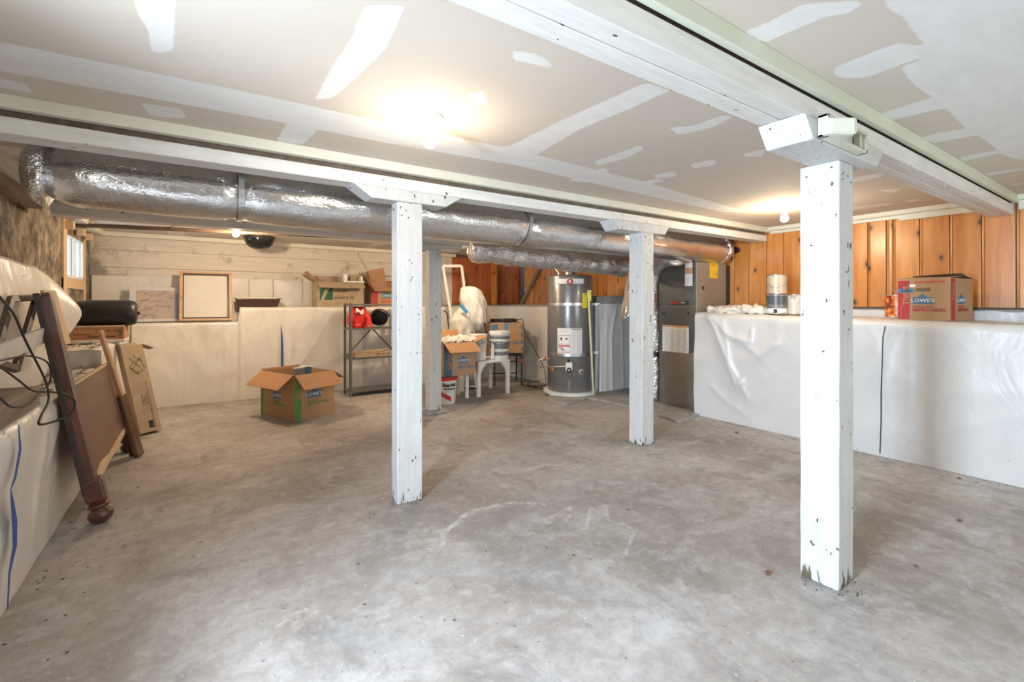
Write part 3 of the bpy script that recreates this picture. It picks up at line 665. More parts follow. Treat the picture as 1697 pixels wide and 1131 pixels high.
# side return of right-hand back corner
mb = MB()
mb.grid(40, 40, lambda u, v: (4.300-fold((0, u, v), .012, 3, 3)*.8, 6.42-u*(6.42-5.02), .003+v*1.145))
label(mb.build('plastic_sheeting', 'sheet', smooth=True, angle=180), 'white plastic sheet on the short wall between corner chair and water heater', 'plastic sheet')
P1 = [(RY(p, 4.48), w_, h_) for p, w_, h_ in (([(1020, 510), (1012, 560), (1014, 655)], .02, .035), ([(1005, 520), (1003, 650)], .02, .02), ([(1030, 520), (1032, 640)], .03, .02))]
def pier_sheet(u, v):
    if u < .25: return (4.455-fold((0, u, v), .01, 4), 4.80-(u/.25)*.32, .003+1.19*v)
    x = 4.455+(u-.25)/.75*.70; z = .003+1.19*v; q = Vector((x, z)); return (x, 4.48-sum(ridge(q, *r) for r in P1)-fold((x, 0, z), .012, 3), z)
mb = MB(); mb.grid(70, 36, pier_sheet)
label(mb.build('plastic_sheeting', 'sheet', smooth=True, angle=180), 'white plastic sheet wrapped round the concrete pier just right of the water heater', 'plastic sheet')
# left ledge sheet
L1 = [(RX(p, -.62), w_, h_) for p, w_, h_ in (([(78, 680), (62, 760), (55, 830), (52, 930)], .02, .035), ([(95, 690), (75, 770)], .02, .025), ([(30, 700), (40, 760)], .03, .02), ([(60, 830), (85, 790), (92, 770)], .03, .02), ([(8, 690), (14, 800), (4, 900)], .02, .02))]
def left_sheet(u, v):
    Y = 1.2+(4.76-1.2)*u; H = .70; L = H+.16; s = v*L
    if s < H:
        q = Vector((Y, s)); off = sum(ridge(q, *r) for r in L1)+fold((0, Y, s), .02, 1.8, 5); k = min(1, (H-s)/.06)
        return (-.622+off*min(1, .3+s*3)-.03*(1-k)**2, Y, max(.002, s)-.006*(1-k)**2)
    return (-.65-(s-H), Y, H+abs(fold((s, Y, 1), .01, 3)))
mb = MB(); mb.grid(150, 50, left_sheet)
o = mb.build('plastic_sheeting', 'sheet_warm', smooth=True, angle=180)
label(o, 'rumpled white plastic sheet over the low left ledge, split by a blue strip', 'plastic sheet')
ribbon([PX(x, y, -.585) for x, y in ((30, 705), (33, 745), (25, 790), (17, 812), (20, 835), (24, 870), (24, 905), (15, 950), (12, 1010))], [.004, .030, .022, .004, .03, .055, .05, .02, .008], (1, 0, 0), 'navy', o)
def left_sheet2(u, v):
    Y = 4.78+(6.69-4.78)*u; H = .838; s = v*(H+.12)
    if s < H: return (-.626+fold((0, Y, s), .012, 2.5, 2), Y, max(.002, s))
    return (-.64-(s-H), Y, H+.004)
mb = MB(); mb.grid(70, 30, left_sheet2); mb.grid(12, 6, lambda u, v: (-.610-u*.38, 4.762+fold((u, 0, v), .006, 3), .70+v*.14))
label(mb.build('plastic_sheeting', 'sheet_warm', smooth=True, angle=180), 'white plastic sheet over the higher far end of the left ledge', 'plastic sheet')
# bulging plastic on the rough left wall
topc = [(-.97, 2.6, 1.58), (-.96, 3.30, 1.52), (-.94, 3.75, 1.475), (-.92, 4.05, 1.445), (-.90, 4.25, 1.44), (-.88, 4.42, 1.40), (-.85, 4.58, 1.33), (-.83, 4.72, 1.22), (-.83, 4.78, 1.10)]
def lerp_pts(P, u):
    k = u*(len(P)-1); i = min(int(k), len(P)-2); f = k-i; return Vector(P[i]).lerp(Vector(P[i+1]), f)
def bulge(u, v):
    t = lerp_pts(topc, u); b = Vector((-.80, t.y-.02, .70+.36*max(0, min(1, (t.y-3.9)/.8)))); p = b.lerp(t, v)
    bl = math.exp(-((u-.80)/.14)**2)*math.sin(math.pi*min(1, v*.9+.12))*.08
    p.x += bl+fold((0, p.y, p.z), .018, 2.4, 8)+.02; return p
mb = MB(); mb.grid(90, 36, bulge)
o = mb.build('plastic_sheeting', 'sheet_warm', smooth=True, angle=180, solid=.002)
label(o, 'bulging dusty plastic hanging on the rough left wall above the ledge', 'plastic sheet')
ribbon([PX(x, y, -.88) for x, y in ((37, 459), (42, 451), (50, 444), (57, 439))], [.004, .02, .02, .005], (1, -.3, .3), 'navy', o)

# ------------------------------------------------------------------ beams and posts
o = thing('ceiling_beam', 'white painted beam crossing the room over the two middle posts, in front of the foil duct', 'beam', (2, 2.72, ZB))
MB().box(XL+.02, 2.662, ZB, XR-.02, 2.80, 1.945).build('beam_board', 'white_paint_x', o, bevel=.005)
MB().box(XL+.02, 2.69, 1.945, XR-.02, 2.78, H_C).build('shim_board', 'beam_dark', o)
o = thing('ceiling_beam', 'greenish white laminated beam at right with four long boards showing underneath', 'beam', (2, .88, ZB))
for i in range(4):
    MB().box(XL+.02, .800+i*.0375, ZB+(.003 if i % 2 else 0), XR-.015, .800+i*.0375+.0355, 1.955).build('lamination', 'white_paint_x', o, bevel=.0025)
MB().box(XL+.02, .815, 1.955, XR-.015, .93, H_C).build('shim_board', 'beam_dark', o)
o = thing('ceiling_beam', 'grey white beam at the back below the foil duct, over the thin post', 'beam', (2, 4.75, ZB))
MB().box(XL+.13, 4.68, 1.85, 4.4, 4.83, 1.945).build('beam_board', 'white_paint_x', o, bevel=.005)
MB().box(XL+.13, 4.70, 1.945, 4.4, 4.81, H_C).build('shim_board', 'trim', o)
def post(label_, x0, y0, x1, y1, ztop, corb, floorz=0, mat_='white_paint', plate=False):
    t = thing('support_post', label_, 'post', ((x0+x1)/2, (y0+y1)/2, 0), )
    mb = MB(); n = 26
    cx, cy = (x0+x1)/2, (y0+y1)/2
    def ring(z):
        e = .0025
        base = [(x0, y0), (x1, y0), (x1, y1), (x0, y1)]
        return [(x+e*noise.noise(Vector((x*9, y*9, z*7))), y+e*noise.noise(Vector((x*7, y*9, z*7+5))), z) for x, y in base]
    zs = [floorz+.0+(ztop-floorz)*(i/(n-1))**1.3 for i in range(n)]
    vs = []
    for i, z in enumerate(zs):
        r = ring(z)
        if i == 0: r = [(a+(cx-a)*.03, b+(cy-b)*.03, z) for a, b, _ in r]
        vs += r
    fs = [(3, 2, 1, 0), tuple(4*n-4+j for j in range(4))]+[(4*i+j, 4*i+(j+1) % 4, 4*i+4+(j+1) % 4, 4*i+4+j) for i in range(n-1) for j in range(4)]
    mb.add(vs, fs); mb.build('shaft', mat_, t, bevel=.006)
    a0, a1, b0, b1, cy0, cy1, zt = corb
    cb = MB(); cb.prism([(a0, cy0, zt), (b0, cy0, ztop), (b1, cy0, ztop), (a1, cy0, zt)], (0, cy1-cy0, 0)); cb.build('corbel', mat_, t, bevel=.006)
    nl = MB()
    for k in range(7):
        nx = random.uniform(x0+.02, x1-.02); nz = random.choice((ztop-random.uniform(.02, .1), random.uniform(.4, 1.6)))
        nl.lathe([(.004, 0), (.004, .003), (0, .003)], (0, 0, 0), 8, None) if False else nl.tube([(nx, y0-.003, nz), (nx, y0+.002, nz)], .004, 8)
    for k in range(4):
        ny = random.uniform(y0+.02, y1-.02); nz = random.choice((ztop-random.uniform(.02, .08), random.uniform(.4, 1.6))); nl.tube([(x0-.003, ny, nz), (x0+.002, ny, nz)], .004, 8)
    nl.build('nail_heads', 'chip', t, kind='stuff')
    if plate:
        pl = MB(); pl.prism([(x0-.06, y0-.07, 0), (x1+.06, y0-.07, 0), (x1+.06, y1+.06, 0), (x0-.06, y1+.06, 0)], (0, 0, .035)); pl.build('footing', 'conc_grey', t, bevel=.012)
    return t
post('square white post at right, nearest the camera, below the laminated beam', 2.203, .838, 2.345, .99, 1.796, (1.785, 2.53, 1.85, 2.46, .786, .955, ZB))
post('white post left of centre, standing in the open floor with a long floor shadow', .985, 2.668, 1.145, 2.768, 1.806, (.72, 1.415, .832, 1.30, 2.655, 2.80, ZB))
post('slimmer white post with rotted dark foot right of centre, in front of the furnace', 3.097, 2.623, 3.241, 2.769, 1.80, (2.765, 3.455, 2.83, 3.40, 2.625, 2.795, ZB))
pt = post('thin pale post in the background on a concrete footing, beside the joint compound bucket', 2.078, 4.667, 2.225, 4.77, 1.785, (1.83, 2.49, 1.87, 2.45, 4.665, 4.80, 1.85), floorz=.035, plate=True)

# ------------------------------------------------------------------ bulbs
def lamp(x, y, lab, power, drop=0.0, rs=1.0):
    t = thing('ceiling_lamp', lab, 'lamp', (x, y, H_C)); z = H_C-drop
    MB().lathe([(0, z), (.056*rs, z), (.058*rs, z-.008), (.052*rs, z-.016), (.03*rs, z-.022), (0, z-.022)], (x, y, 0), 28).build('fixture_base', 'white_plastic', t, smooth=True)
    MB().lathe([(.021, z-.02), (.021, z-.05), (.017, z-.052)], (x, y, 0), 20).build('socket', 'white_plastic', t, smooth=True)
    pr = [(.014, -.045), (.017, -.06), (.022, -.078), (.029, -.094), (.0325, -.108), (.030, -.122), (.020, -.134), (.008, -.139), (0, -.140)]
    MB().lathe([(r, z+q) for r, q in pr], (x, y, 0), 20).build('bulb', 'bulb', t, smooth=True, angle=180)
    bulb_light((x, y, z-.175), power)
p = PZ(712, 193, H_C); lamp(p.x, p.y, 'lit bare bulb on a round white base, nearest the camera on the ceiling', 3.6)
p = PZ(1300, 341, H_C); lamp(p.x, p.y, 'lit bare bulb near the pine wall, left of the right-hand post', 10)
p = PD(391, 380, 1.2*4.0); lamp(p.x, p.y, 'lit bare bulb behind the back beam at left, beside the black dome', 24)
p = PD(778, 409, 1.2*4.55); lamp(p.x, p.y+.35, 'small lit bulb above the wrapped item, left of the duct end', 22)

# ------------------------------------------------------------------ ducts
def ductpath(a, b, n): return [Vector(a).lerp(Vector(b), i/(n-1)) for i in range(n)]
t = thing('foil_duct', 'big silver foil insulated duct running along behind the middle beam', 'duct', (2, 3.13, 1.67))
pa = ductpath((-.62, 3.16, 1.838), (5.02, 3.10, 1.812), 150)
cl = [PY(400, 300, 3.0).x, PY(878, 350, 3.0).x, PY(640, 300, 3.).x, 4.45]
R = []
for i, p in enumerate(pa):
    r = .158
    for c in cl[:2]: r -= .020*math.exp(-((p.x-c)/.05)**2)
    if i < 5: r = (.10, .125, .14, .15, .155)[i]
    if i > 145: r = (.155, .15, .14, .12)[i-146]
    R.append(r)
mb = MB(); mb.tube(pa, R, 40, jit=lambda q: .006*noise.noise(q*Vector((1, 1, 1)).x*3)+.005*noise.noise(q*9)+.010*noise.noise(q*16)*max(0, math.exp(-min(abs(q.x-c) for c in cl)/.10)))
mb.build('duct_sleeve', 'foil', t, smooth=True, angle=180)
for c in cl[:2]:
    MB().lathe([(.150, -.014), (.1515, -.014), (.1515, .014), (.150, .014)], (c, 3.13, 1.83), 40, Matrix.Rotation(math.pi/2, 3, 'Y')).box(c-.014, 2.975, 1.83, c+.014, 2.979, 1.99).build('strap', 'galv', t)
mb = MB(); mb.tube(ductpath((-.70, 3.16, 1.84), (-.60, 3.16, 1.838), 7), [.02, .09, .12, .148, .158, .162, .162], 36, jit=lambda q: .02*noise.noise(q*22)); mb.build('duct_end', 'foil_crumple', t, smooth=True, angle=180)
mb = MB(); mb.tube(ductpath((4.93, 3.10, 1.81), (5.06, 3.10, 1.81), 7), [.162, .166, .166, .163, .15, .12, .03], 36, jit=lambda q: .018*noise.noise(q*20)); mb.build('duct_end', 'foil_crumple', t, smooth=True, angle=180)
t = thing('foil_duct', 'smaller crinkled foil duct below and behind the big duct, above the water heater', 'duct', (3.3, 4.1, 1.6))
pa = ductpath((2.36, 4.10, 1.735), (4.35, 3.98, 1.655), 80)
mb = MB(); mb.tube(pa, [.125]*80, 36, jit=lambda q: .020*noise.noise(q*5)+.012*noise.noise(q*13)); mb.build('duct_sleeve', 'foil_crumple', t, smooth=True, angle=180)
mb = MB(); mb.tube(ductpath((2.26, 4.11, 1.73), (2.40, 4.10, 1.735), 8), [.02, .08, .11, .12, .125, .128, .128, .126], 30, jit=lambda q: .022*noise.noise(q*24)); mb.build('duct_end', 'foil_crumple', t, smooth=True, angle=180)
t = thing('foil_duct', 'foil elbow and upright duct squeezed between the middle-right post and the furnace', 'duct', (4.62, 3.80, 0))
pa = [Vector(p) for p in ((4.35, 3.22, 1.76), (4.44, 3.40, 1.72), (4.52, 3.54, 1.68), (4.58, 3.66, 1.58), (4.60, 3.72, 1.42), (4.61, 3.72, 1.2), (4.61, 3.71, .9), (4.62, 3.72, .6), (4.61, 3.72, .3), (4.62, 3.72, .03))]
pp = []
for a, b in zip(pa[:-1], pa[1:]): pp += [a.lerp(b, k/6) for k in range(6)]
pp.append(pa[-1])
mb = MB(); mb.tube(pp, [.15-.05*min(1, i/18) for i in range(len(pp))], 28, jit=lambda q: .014*noise.noise(q*8)+.008*noise.noise(q*19)); mb.build('duct_sleeve', 'foil_crumple', t, smooth=True, angle=180)
MB().lathe([(.108, .56), (.11, .56), (.11, .62), (.108, .62)], (4.615, 3.72, 0), 28).build('strap', 'black', t)
for x_ in (2.75, 3.6): MB().box(x_-.012, 4.0, 1.6, x_+.012, 4.004, H_C).build('hanger_strap', 'galv', bpy.data.objects['foil_duct.001'])
# hanging strip of torn insulation beside post
t = thing('insulation_strip', 'torn strip of foil-backed insulation hanging left of the middle-right post', 'insulation', PD(1035, 530, 4.5))
sp = [PD(x, y, 4.45) for x, y in ((1052, 422), (1047, 455), (1042, 480), (1040, 500), (1036, 515), (1030, 532))]
mb = MB()
def strip(u, v):
    p = lerp_pts(sp, u); w_ = .075*(1-.65*max(0, u-.75)*4 if u > .75 else 1); a = (v-.5)*w_*1.0
    return p+Vector((RT[0]*a, RT[1]*a, .05*(v-.5)*math.sin(u*7)))+Vector((-.04, -.03, 0))*noise.noise(p*9+Vector((v*2, 0, 0)))
mb.grid(24, 8, strip); mb.build('kraft_side', 'kraft', t, smooth=True, solid=.004, angle=180)
mb = MB(); mb.grid(24, 8, lambda u, v: strip(u*.9+.08, v)+Vector((.035+.01*math.sin(v*9), -.02, .01))); mb.build('foil_side', 'foil_crumple', t, smooth=True, solid=.003, angle=180)

# ------------------------------------------------------------------ pipe, dome, emergency light
mb = MB(); a = PD(138, 373.5, 4.5); b = PD(400, 385, 5.0); c = PD(649, 396.5, 5.5)
mb.tube([a, a.lerp(b, .5), b, c, c+(c-b)*.6], .021, 12); mb.tube([a+Vector((-.06, .02, .05)), a+Vector((-.045, .01, .01)), a+Vector((-.01, 0, 0)), a+Vector((.02, 0, 0))], .03, 12)
mb.tube([b.lerp(a, .02), b.lerp(a, -.03)], .026, 12)
for k in (.25, .8):
    q = a.lerp(c, k); mb.box(q.x-.012, q.y-.024, q.z, q.x+.012, q.y+.024, H_C)
label(mb.build('water_pipe', 'copper_pipe', smooth=True), 'dark iron pipe with an elbow running under the ceiling behind the back beam', 'pipe')
p = PD(430, 392, 5.75); r = .165
t = thing('dome_vent', 'black round dome hanging from the ceiling near the back wall', 'vent', (p.x, p.y, H_C))
MB().lathe([(r, H_C-.03), (r*.98, H_C-.06), (r*.88, H_C-.10), (r*.66, H_C-.135), (r*.35, H_C-.155), (0, H_C-.16)], (p.x, p.y, 0), 36).build('dome', 'black_gloss', t, smooth=True, angle=180)
MB().lathe([(r+.008, H_C), (r+.01, H_C-.035), (r-.01, H_C-.035)], (p.x, p.y, 0), 36).build('collar', 'black', t, smooth=True)
# emergency light on the corbel
Ye = .772
t = thing('wall_fixture', 'ivory plastic fixture with open bracket on the corbel of the right-hand post', 'light fixture', PY(1392, 235, Ye))
def q(px, py, Y=Ye): return PY(px, py, Y)
tl, bl, br, tr = q(1361, 190), q(1361, 228), q(1427, 252), q(1427, 214)
mb = MB()
zb = bl.z; zt = tl.z; xl = tl.x; xr = br.x
mb.box(xl, Ye-.022, zb, xl+.014, Ye+.012, zt); mb.box(xr-.014, Ye-.022, zb, xr, Ye+.012, zt-.005); mb.box(xl, Ye-.022, zb, xr, Ye+.012, zb+.012); mb.box(xl, Ye-.022, zt-.012, xr, Ye+.012, zt)
mb.build('bracket_frame', 'ivory', t, bevel=.002)
mb = MB(); xm = (xl+xr)/2
mb.box(xm-.03, Ye-.016, zb+.01, xm-.005, Ye+.012, zt-.01); mb.build('backplate', 'ivory', t, bevel=.002); MB().box(xr-.04, Ye-.01, zt-.06, xr-.012, Ye+.012, zt-.01).build('hinge_block', 'ivory', t, bevel=.002)
mb = MB(); zh0 = zb+.052
hf = frame(PD(1397, 207.5, 1.66), (RT[0], RT[1], 0), (0, 0, 1))
MB(hf).box(-.055, -.031, -.075, .055, .031, 0).build('lamp_housing', 'ivory', t, bevel=.011)
MB(hf).box(-.043, -.024, -.004, .043, .024, .003).build('lens', 'ivory', t, bevel=.005)

# ------------------------------------------------------------------ cartons
def carton(t, T, w_, d_, h_, flaps=None, cm='cardboard', fl=None, closed=False, th=.004, flw=None):
    """T: frame at the middle of the base, x along the width, y into the depth, z up."""
    mb = MB(T); a, b = w_/2, d_/2
    if closed: mb.box(-a, -b, 0, a, b, h_)
    else:
        mb.box(-a, -b, 0, a, b, th); mb.box(-a, -b, th, a, -b+th, h_); mb.box(-a, b-th, th, a, b, h_); mb.box(-a, -b+th, th, -a+th, b-th, h_); mb.box(a-th, -b+th, th, a, b-th, h_)
    bd = mb.build('carton_body', cm, t, bevel=.0015)
    for q_ in ('lettering', 'printed_panel', 'tape', 'sticker', 'hand_hole', 'line_drawing'): SUB[(t.name, q_)] = bd
    for side, ang in (flaps or {}).items():
        an = math.radians(ang); L = (fl or {}).get(side, d_/2 if side in 'fb' else w_/2 if w_ < d_ else d_/2)
        if side in 'fb':
            s = -1 if side == 'f' else 1; e = a; o_ = Vector((0, s*b, h_)); ax = Vector((1, 0, 0)); out = Vector((0, s, 0))
        else:
            s = -1 if side == 'l' else 1; e = b; o_ = Vector((s*a, 0, h_)); ax = Vector((0, 1, 0)); out = Vector((s, 0, 0))
        dr = out*math.sin(an)+Vector((0, 0, 1))*math.cos(an); n = ax.cross(dr).normalized()*th
        k = MB(T); i0 = .97*e; bow = Vector((0, 0, -.0))
        q0 = [o_-ax*i0, o_+ax*i0, o_+ax*(i0*.985)+dr*L, o_-ax*(i0*.985)+dr*L]
        k.prism(q0, n); k.build('flap', 'cardboard_in' if cm == 'cardboard' else cm, t)
def sign(t, F, s=1.0, col='green_print', words=True):
    """store sign print: blue gable panel with lettering, slogan below. F: centre of the print, x right, y up"""
    mb = MB(F); w_ = .078*s; h_ = .042*s
    mb.prism([(-w_, -h_, 0), (w_, -h_, 0), (w_, h_*.45, 0), (w_*.8, h_*.52, 0), (w_*.45, h_*.52, 0), (0, h_*1.35, 0), (-w_*.45, h_*.52, 0), (-w_*.8, h_*.52, 0), (-w_, h_*.45, 0)], (0, 0, .0008)); mb.build('printed_panel', 'blue_print', t)
    text("LOWE'S", .046*s, 'paper', t, F @ Matrix.Translation((0, -h_*.25, .0012)), sx=1.05, bold=.0003*s)
    if words:
        text("NEVER STOP", .026*s, col, t, F @ Matrix.Translation((0, -h_*1.65, .0006)), sx=1.05, bold=.0002*s)
        text("IMPROVING", .042*s, col, t, F @ Matrix.Translation((.045*s, -h_*2.35, .001)), sx=1.08, bold=.0007*s)
def facef(T, side, w_, d_, x, z):     # print frame on a carton face; x, z measured on the face
    e = .0006
    if side == 'f': return T @ frame((x, -d_/2-e, z), (1, 0, 0), (0, 0, 1))
    if side == 'l': return T @ frame((-w_/2-e, -x, z), (0, -1, 0), (0, 0, 1))
    if side == 'r': return T @ frame((w_/2+e, x, z), (0, 1, 0), (0, 0, 1))
def patch(t, F, x0, y0, x1, y1, m, name='printed_panel'): return MB(F).box(x0, y0, 0, x1, y1, .0006).build(name, m, t)
def rotT(o, yaw): return Matrix.Translation(o) @ Matrix.Rotation(yaw, 4, 'Z')
# A: big open carton on the floor; corner towards the camera
F_ = PZ(487.6, 700.6, 0); R_ = PZ(554.2, 685.7, 0); L_ = PZ(431.4, 686.8, 0)
yaw = math.atan2((R_-F_).y, (R_-F_).x); wA = (R_-F_).length; dA = (L_-F_).length
cen = F_+Vector((math.cos(yaw), math.sin(yaw), 0))*wA/2+Vector((-math.sin(yaw), math.cos(yaw), 0))*dA/2
hA = (700.6-623)*((F_.x*FW[0]+F_.y*FW[1]))/FPX
t = thing('moving_box', 'large open cardboard moving box with green stripes standing on the floor', 'box', cen, 'moving boxes')
T = rotT(cen, yaw); carton(t, T, wA, dA, hA, {'f': 128, 'l': 128, 'r': 125, 'b': 20}, fl={'f': .21, 'l': .21, 'r': .17, 'b': .02})
Ff = facef(T, 'f', wA, dA, 0, 0)
patch(t, Ff, -wA/2+.002, 0, -wA/2+.075, hA, 'green_print')
text('LARGE', .07, 'cardboard', t, Ff @ Matrix.Translation((-wA/2+.045, hA*.70, .001)) @ Matrix.Rotation(-math.pi/2, 4, 'Z'), bold=.001)
text('M E D I U M', .022, 'cardboard', t, Ff @ Matrix.Translation((-wA/2+.022, hA*.30, .001)) @ Matrix.Rotation(-math.pi/2, 4, 'Z'))
sign(t, facef(T, 'f', wA, dA, -.01, hA*.56), 1.05)
patch(t, Ff, -.07, .01, .03, hA*.3, 'cardboard_tape', 'tape')
Fl = facef(T, 'l', wA, dA, 0, 0)
patch(t, Fl, -dA/2, 0, -dA/2+.05, hA, 'green_print'); sign(t, facef(T, 'l', wA, dA, 0.0, hA*.52), 1.0)
for (dx, dy, rz, mm) in ((.02, .02, .5, 'grey_band'), (.10, .10, -.4, 'blue_print')):
    bt = thing('storage_case', 'blue folder peeking out of the open floor box' if dx > .05 else 'clear lidded case inside the open floor box', 'case', cen+Vector((dx, dy, .02)))
    b_ = MB(rotT(cen+Vector((dx, dy, .02)), rz)); b_.box(-.06, -.012, 0, .06, .012, hA+.0); b_.build('case_body', mm, bt, bevel=.004)
    b_ = MB(rotT(cen+Vector((dx, dy, .02)), rz)); b_.box(-.063, -.015, hA, .063, .015, hA+.012); b_.build('lid', 'paper', bt, bevel=.002)
# B: enlarger box on back ledge
YB1 = 6.74; xa = PY(525, 500, YB1).x; xb = PY(603, 500, YB1).x; wB = xb-xa; hB = PY(560, 468, YB1).z-1.15
T = rotT(((xa+xb)/2, YB1+.15, 1.15), 0)
t = thing('equipment_box', 'worn open cardboard box printed with enlarger model on the back ledge', 'box', T.translation)
carton(t, T, wB, .30, hB, {'f': 122, 'b': 8, 'l': 55}, cm='cardboard_old', fl={'f': .15, 'b': .10, 'l': .17})
k = MB(T); k.prism([(-wB/2, -.15, hB), (-wB/2, .0, hB), (-wB/2-.10, -.02, hB+.15), (-wB/2-.15, -.10, hB+.12)], (.004, 0, .002)); k.build('flap', 'cardboard_in', t)
Fb_ = facef(T, 'f', wB, .30, 0, 0)
patch(t, Fb_, -wB/2+.04, hB*.28, -wB/2+.21, hB*.78, 'dkgreen_print')
MB(Fb_).prism([(-wB/2+.05, hB*.28, .0008), (-wB/2+.09, hB*.28, .0008), (-wB/2+.17, hB*.78, .0008), (-wB/2+.11, hB*.72, .0008)], (0, 0, .0008)).build('printed_panel', 'cardboard_old', t)
text('enlarger', .06, 'black_print', t, Fb_ @ Matrix.Translation((-wB/2+.22, hB*.66, 0)), align='LEFT', bold=.0008)
text('model E-36', .06, 'black_print', t, Fb_ @ Matrix.Translation((-wB/2+.22, hB*.38, 0)), align='LEFT', bold=.0008)
patch(t, facef(T, 'l', wB, .30, 0, 0), -.05, hB*.35, .05, hB*.8, 'clear_bag', 'tape')
# white bracket on top
o_ = PY(585, 462, 6.85); t = thing('white_bracket', 'small white U-shaped bracket lying on top of the enlarger box', 'bracket', (o_.x, o_.y, 1.15+hB))
mb = MB(); z0 = 1.15+hB+.004; mb.box(o_.x-.14, 6.80, z0, o_.x+.15, 6.90, z0+.02); mb.box(o_.x-.14, 6.80, z0+.02, o_.x-.09, 6.90, z0+.115); mb.box(o_.x+.10, 6.80, z0+.02, o_.x+.125, 6.90, z0+.09); mb.build('bracket_body', 'white_plastic', t, bevel=.003)
MB().box(o_.x-.02, 6.92, z0, o_.x+.20, 6.97, z0+.12).box(o_.x+.16, 6.90, z0, o_.x+.24, 6.95, z0+.15).build('card_insert', 'cardboard_old', t)
# C: red striped moving box on back ledge behind post
xa = PY(617, 500, 6.74).x; T = rotT((xa+.21, 6.90, 1.15), 0); hC = .285
t = thing('moving_box', 'open moving box with red stripe on the back ledge, partly behind the left-centre post', 'box', T.translation, 'moving boxes')
carton(t, T, .42, .32, hC, {'f': 125, 'l': 25, 'b': 12}, fl={'f': .10, 'l': .20, 'b': .24})
k = MB(T); k.prism([(-.20, -.10, hC), (.05, -.06, hC), (.0, -.02, hC+.30), (-.24, -.04, hC+.24)], (0, .004, 0)); k.build('flap', 'cardboard_in', t)
Fc = facef(T, 'f', .42, .32, 0, 0); patch(t, Fc, -.21, 0, -.13, hC, 'red_stripe'); sign(t, facef(T, 'f', .42, .32, .0, hC*.60), 1.0, 'red_print')
# D: small moving box on the right ledge
yawD = -math.pi/2-math.radians(5)   # width runs along -Y
zD = zl(1.1)+.012; wD, dD, hD = .318, .41, .318
c0 = Vector((4.55, 1.018, zD)); ex = Vector((math.sin(math.radians(5)), math.cos(math.radians(5)), 0)); ey = Vector((math.cos(math.radians(5)), -math.sin(math.radians(5)), 0))
cD = c0+ex*wD/2+ey*dD/2
T = frame(cD, -ex, ey)
t = thing('moving_box', 'closed moving box with red stripes and hand hole on the right ledge', 'box', cD, 'moving boxes')
mb = MB(T); mb.box(-wD/2, -dD/2, 0, wD/2, dD/2, hD); bd = mb.build('carton_body', 'cardboard', t, bevel=.003)
for q_ in ('lettering', 'printed_panel', 'tape', 'sticker', 'hand_hole'): SUB[(t.name, q_)] = bd
k = MB(T); k.prism([(-wD/2, -dD/2, hD), (wD/2, -dD/2, hD), (wD/2-.01, .0, hD+.012), (-wD/2+.01, 0, hD+.016)], (0, 0, .004)); k.build('flap', 'cardboard', t)
k = MB(T); k.prism([(-wD/2, dD/2, hD), (wD/2, dD/2, hD), (wD/2-.01, .01, hD+.04), (-wD/2+.01, .01, hD+.03)], (0, 0, .004)); k.build('flap', 'cardboard', t)
Fd = facef(T, 'f', wD, dD, 0, 0)
patch(t, Fd, -wD/2, .008, -wD/2+.074, hD-.012, 'red_stripe')
text('SMALL', .052, 'cardboard', t, Fd @ Matrix.Translation((-wD/2+.05, hD*.60, .001)) @ Matrix.Rotation(-math.pi/2, 4, 'Z'), bold=.001)
text('M O V I N G', .016, 'cardboard', t, Fd @ Matrix.Translation((-wD/2+.02, hD*.22, .001)) @ Matrix.Rotation(-math.pi/2, 4, 'Z'))
text('lowes.com/moving', .024, 'red_print', t, Fd @ Matrix.Translation((.035, hD-.024, 0)), bold=.0006)
MB(Fd).prism([(-.035+.012*math.cos(a)+(.0 if math.cos(a) < 0 else .065)-.0, hD*.735+.014*math.sin(a), 0) for a in [i*math.pi/8 for i in range(16)]], (0, 0, .0008)).build('hand_hole', 'beam_dark', t)
patch(t, Fd, -wD/2+.006, hD*.80, -wD/2+.11, hD*.87, 'paper', 'sticker'); patch(t, Fd @ Matrix.Translation((0, 0, .0008)), -wD/2+.002, hD*.67, -wD/2+.10, hD*.76, 'blue_tape', 'sticker')
text('Storage', .022, 'black_print', t, Fd @ Matrix.Translation((-wD/2+.05, hD*.715, .0018)))
sign(t, facef(T, 'f', wD, dD, -.005, hD*.50), .82, 'red_stripe'); patch(t, Fd, -.07, .006, .055, hD*.27, 'cardboard_tape', 'tape')
Fr = facef(T, 'r', wD, dD, 0, 0); patch(t, Fr, -dD/2, .006, -dD/2+.075, hD-.006, 'red_stripe'); sign(t, facef(T, 'r', wD, dD, -.02, hD*.50), .8, 'red_stripe')
text('SMALL', .045, 'cardboard', t, Fr @ Matrix.Translation((-dD/2+.04, hD*.68, .001)) @ Matrix.Rotation(-math.pi/2, 4, 'Z'), bold=.001)
# E: medium box on bucket
T = rotT((2.42+.20*math.cos(-.03)+.02, 5.0+.22, .325), -.05); wE, dE, hE = .42, .42, .40
t = thing('moving_box', 'open moving box with blue MEDIUM stripe set on the bucket beside the thin post', 'box', T.translation, 'moving boxes')
carton(t, T, wE, dE, hE, {'f': 118, 'l': 60, 'b': 30, 'r': 70}, fl={'f': .21, 'l': .10, 'b': .15, 'r': .2})
Fe = facef(T, 'f', wE, dE, 0, 0); patch(t, Fe, -wE/2+.005, 0, -wE/2+.115, hE, 'blue_print')
text('MEDIUM', .085, 'cardboard', t, Fe @ Matrix.Translation((-wE/2+.08, hE*.62, .001)) @ Matrix.Rotation(-math.pi/2, 4, 'Z'), bold=.0015)
text('M O V I N G', .024, 'cardboard', t, Fe @ Matrix.Translation((-wE/2+.03, hE*.25, .001)) @ Matrix.Rotation(-math.pi/2, 4, 'Z'))
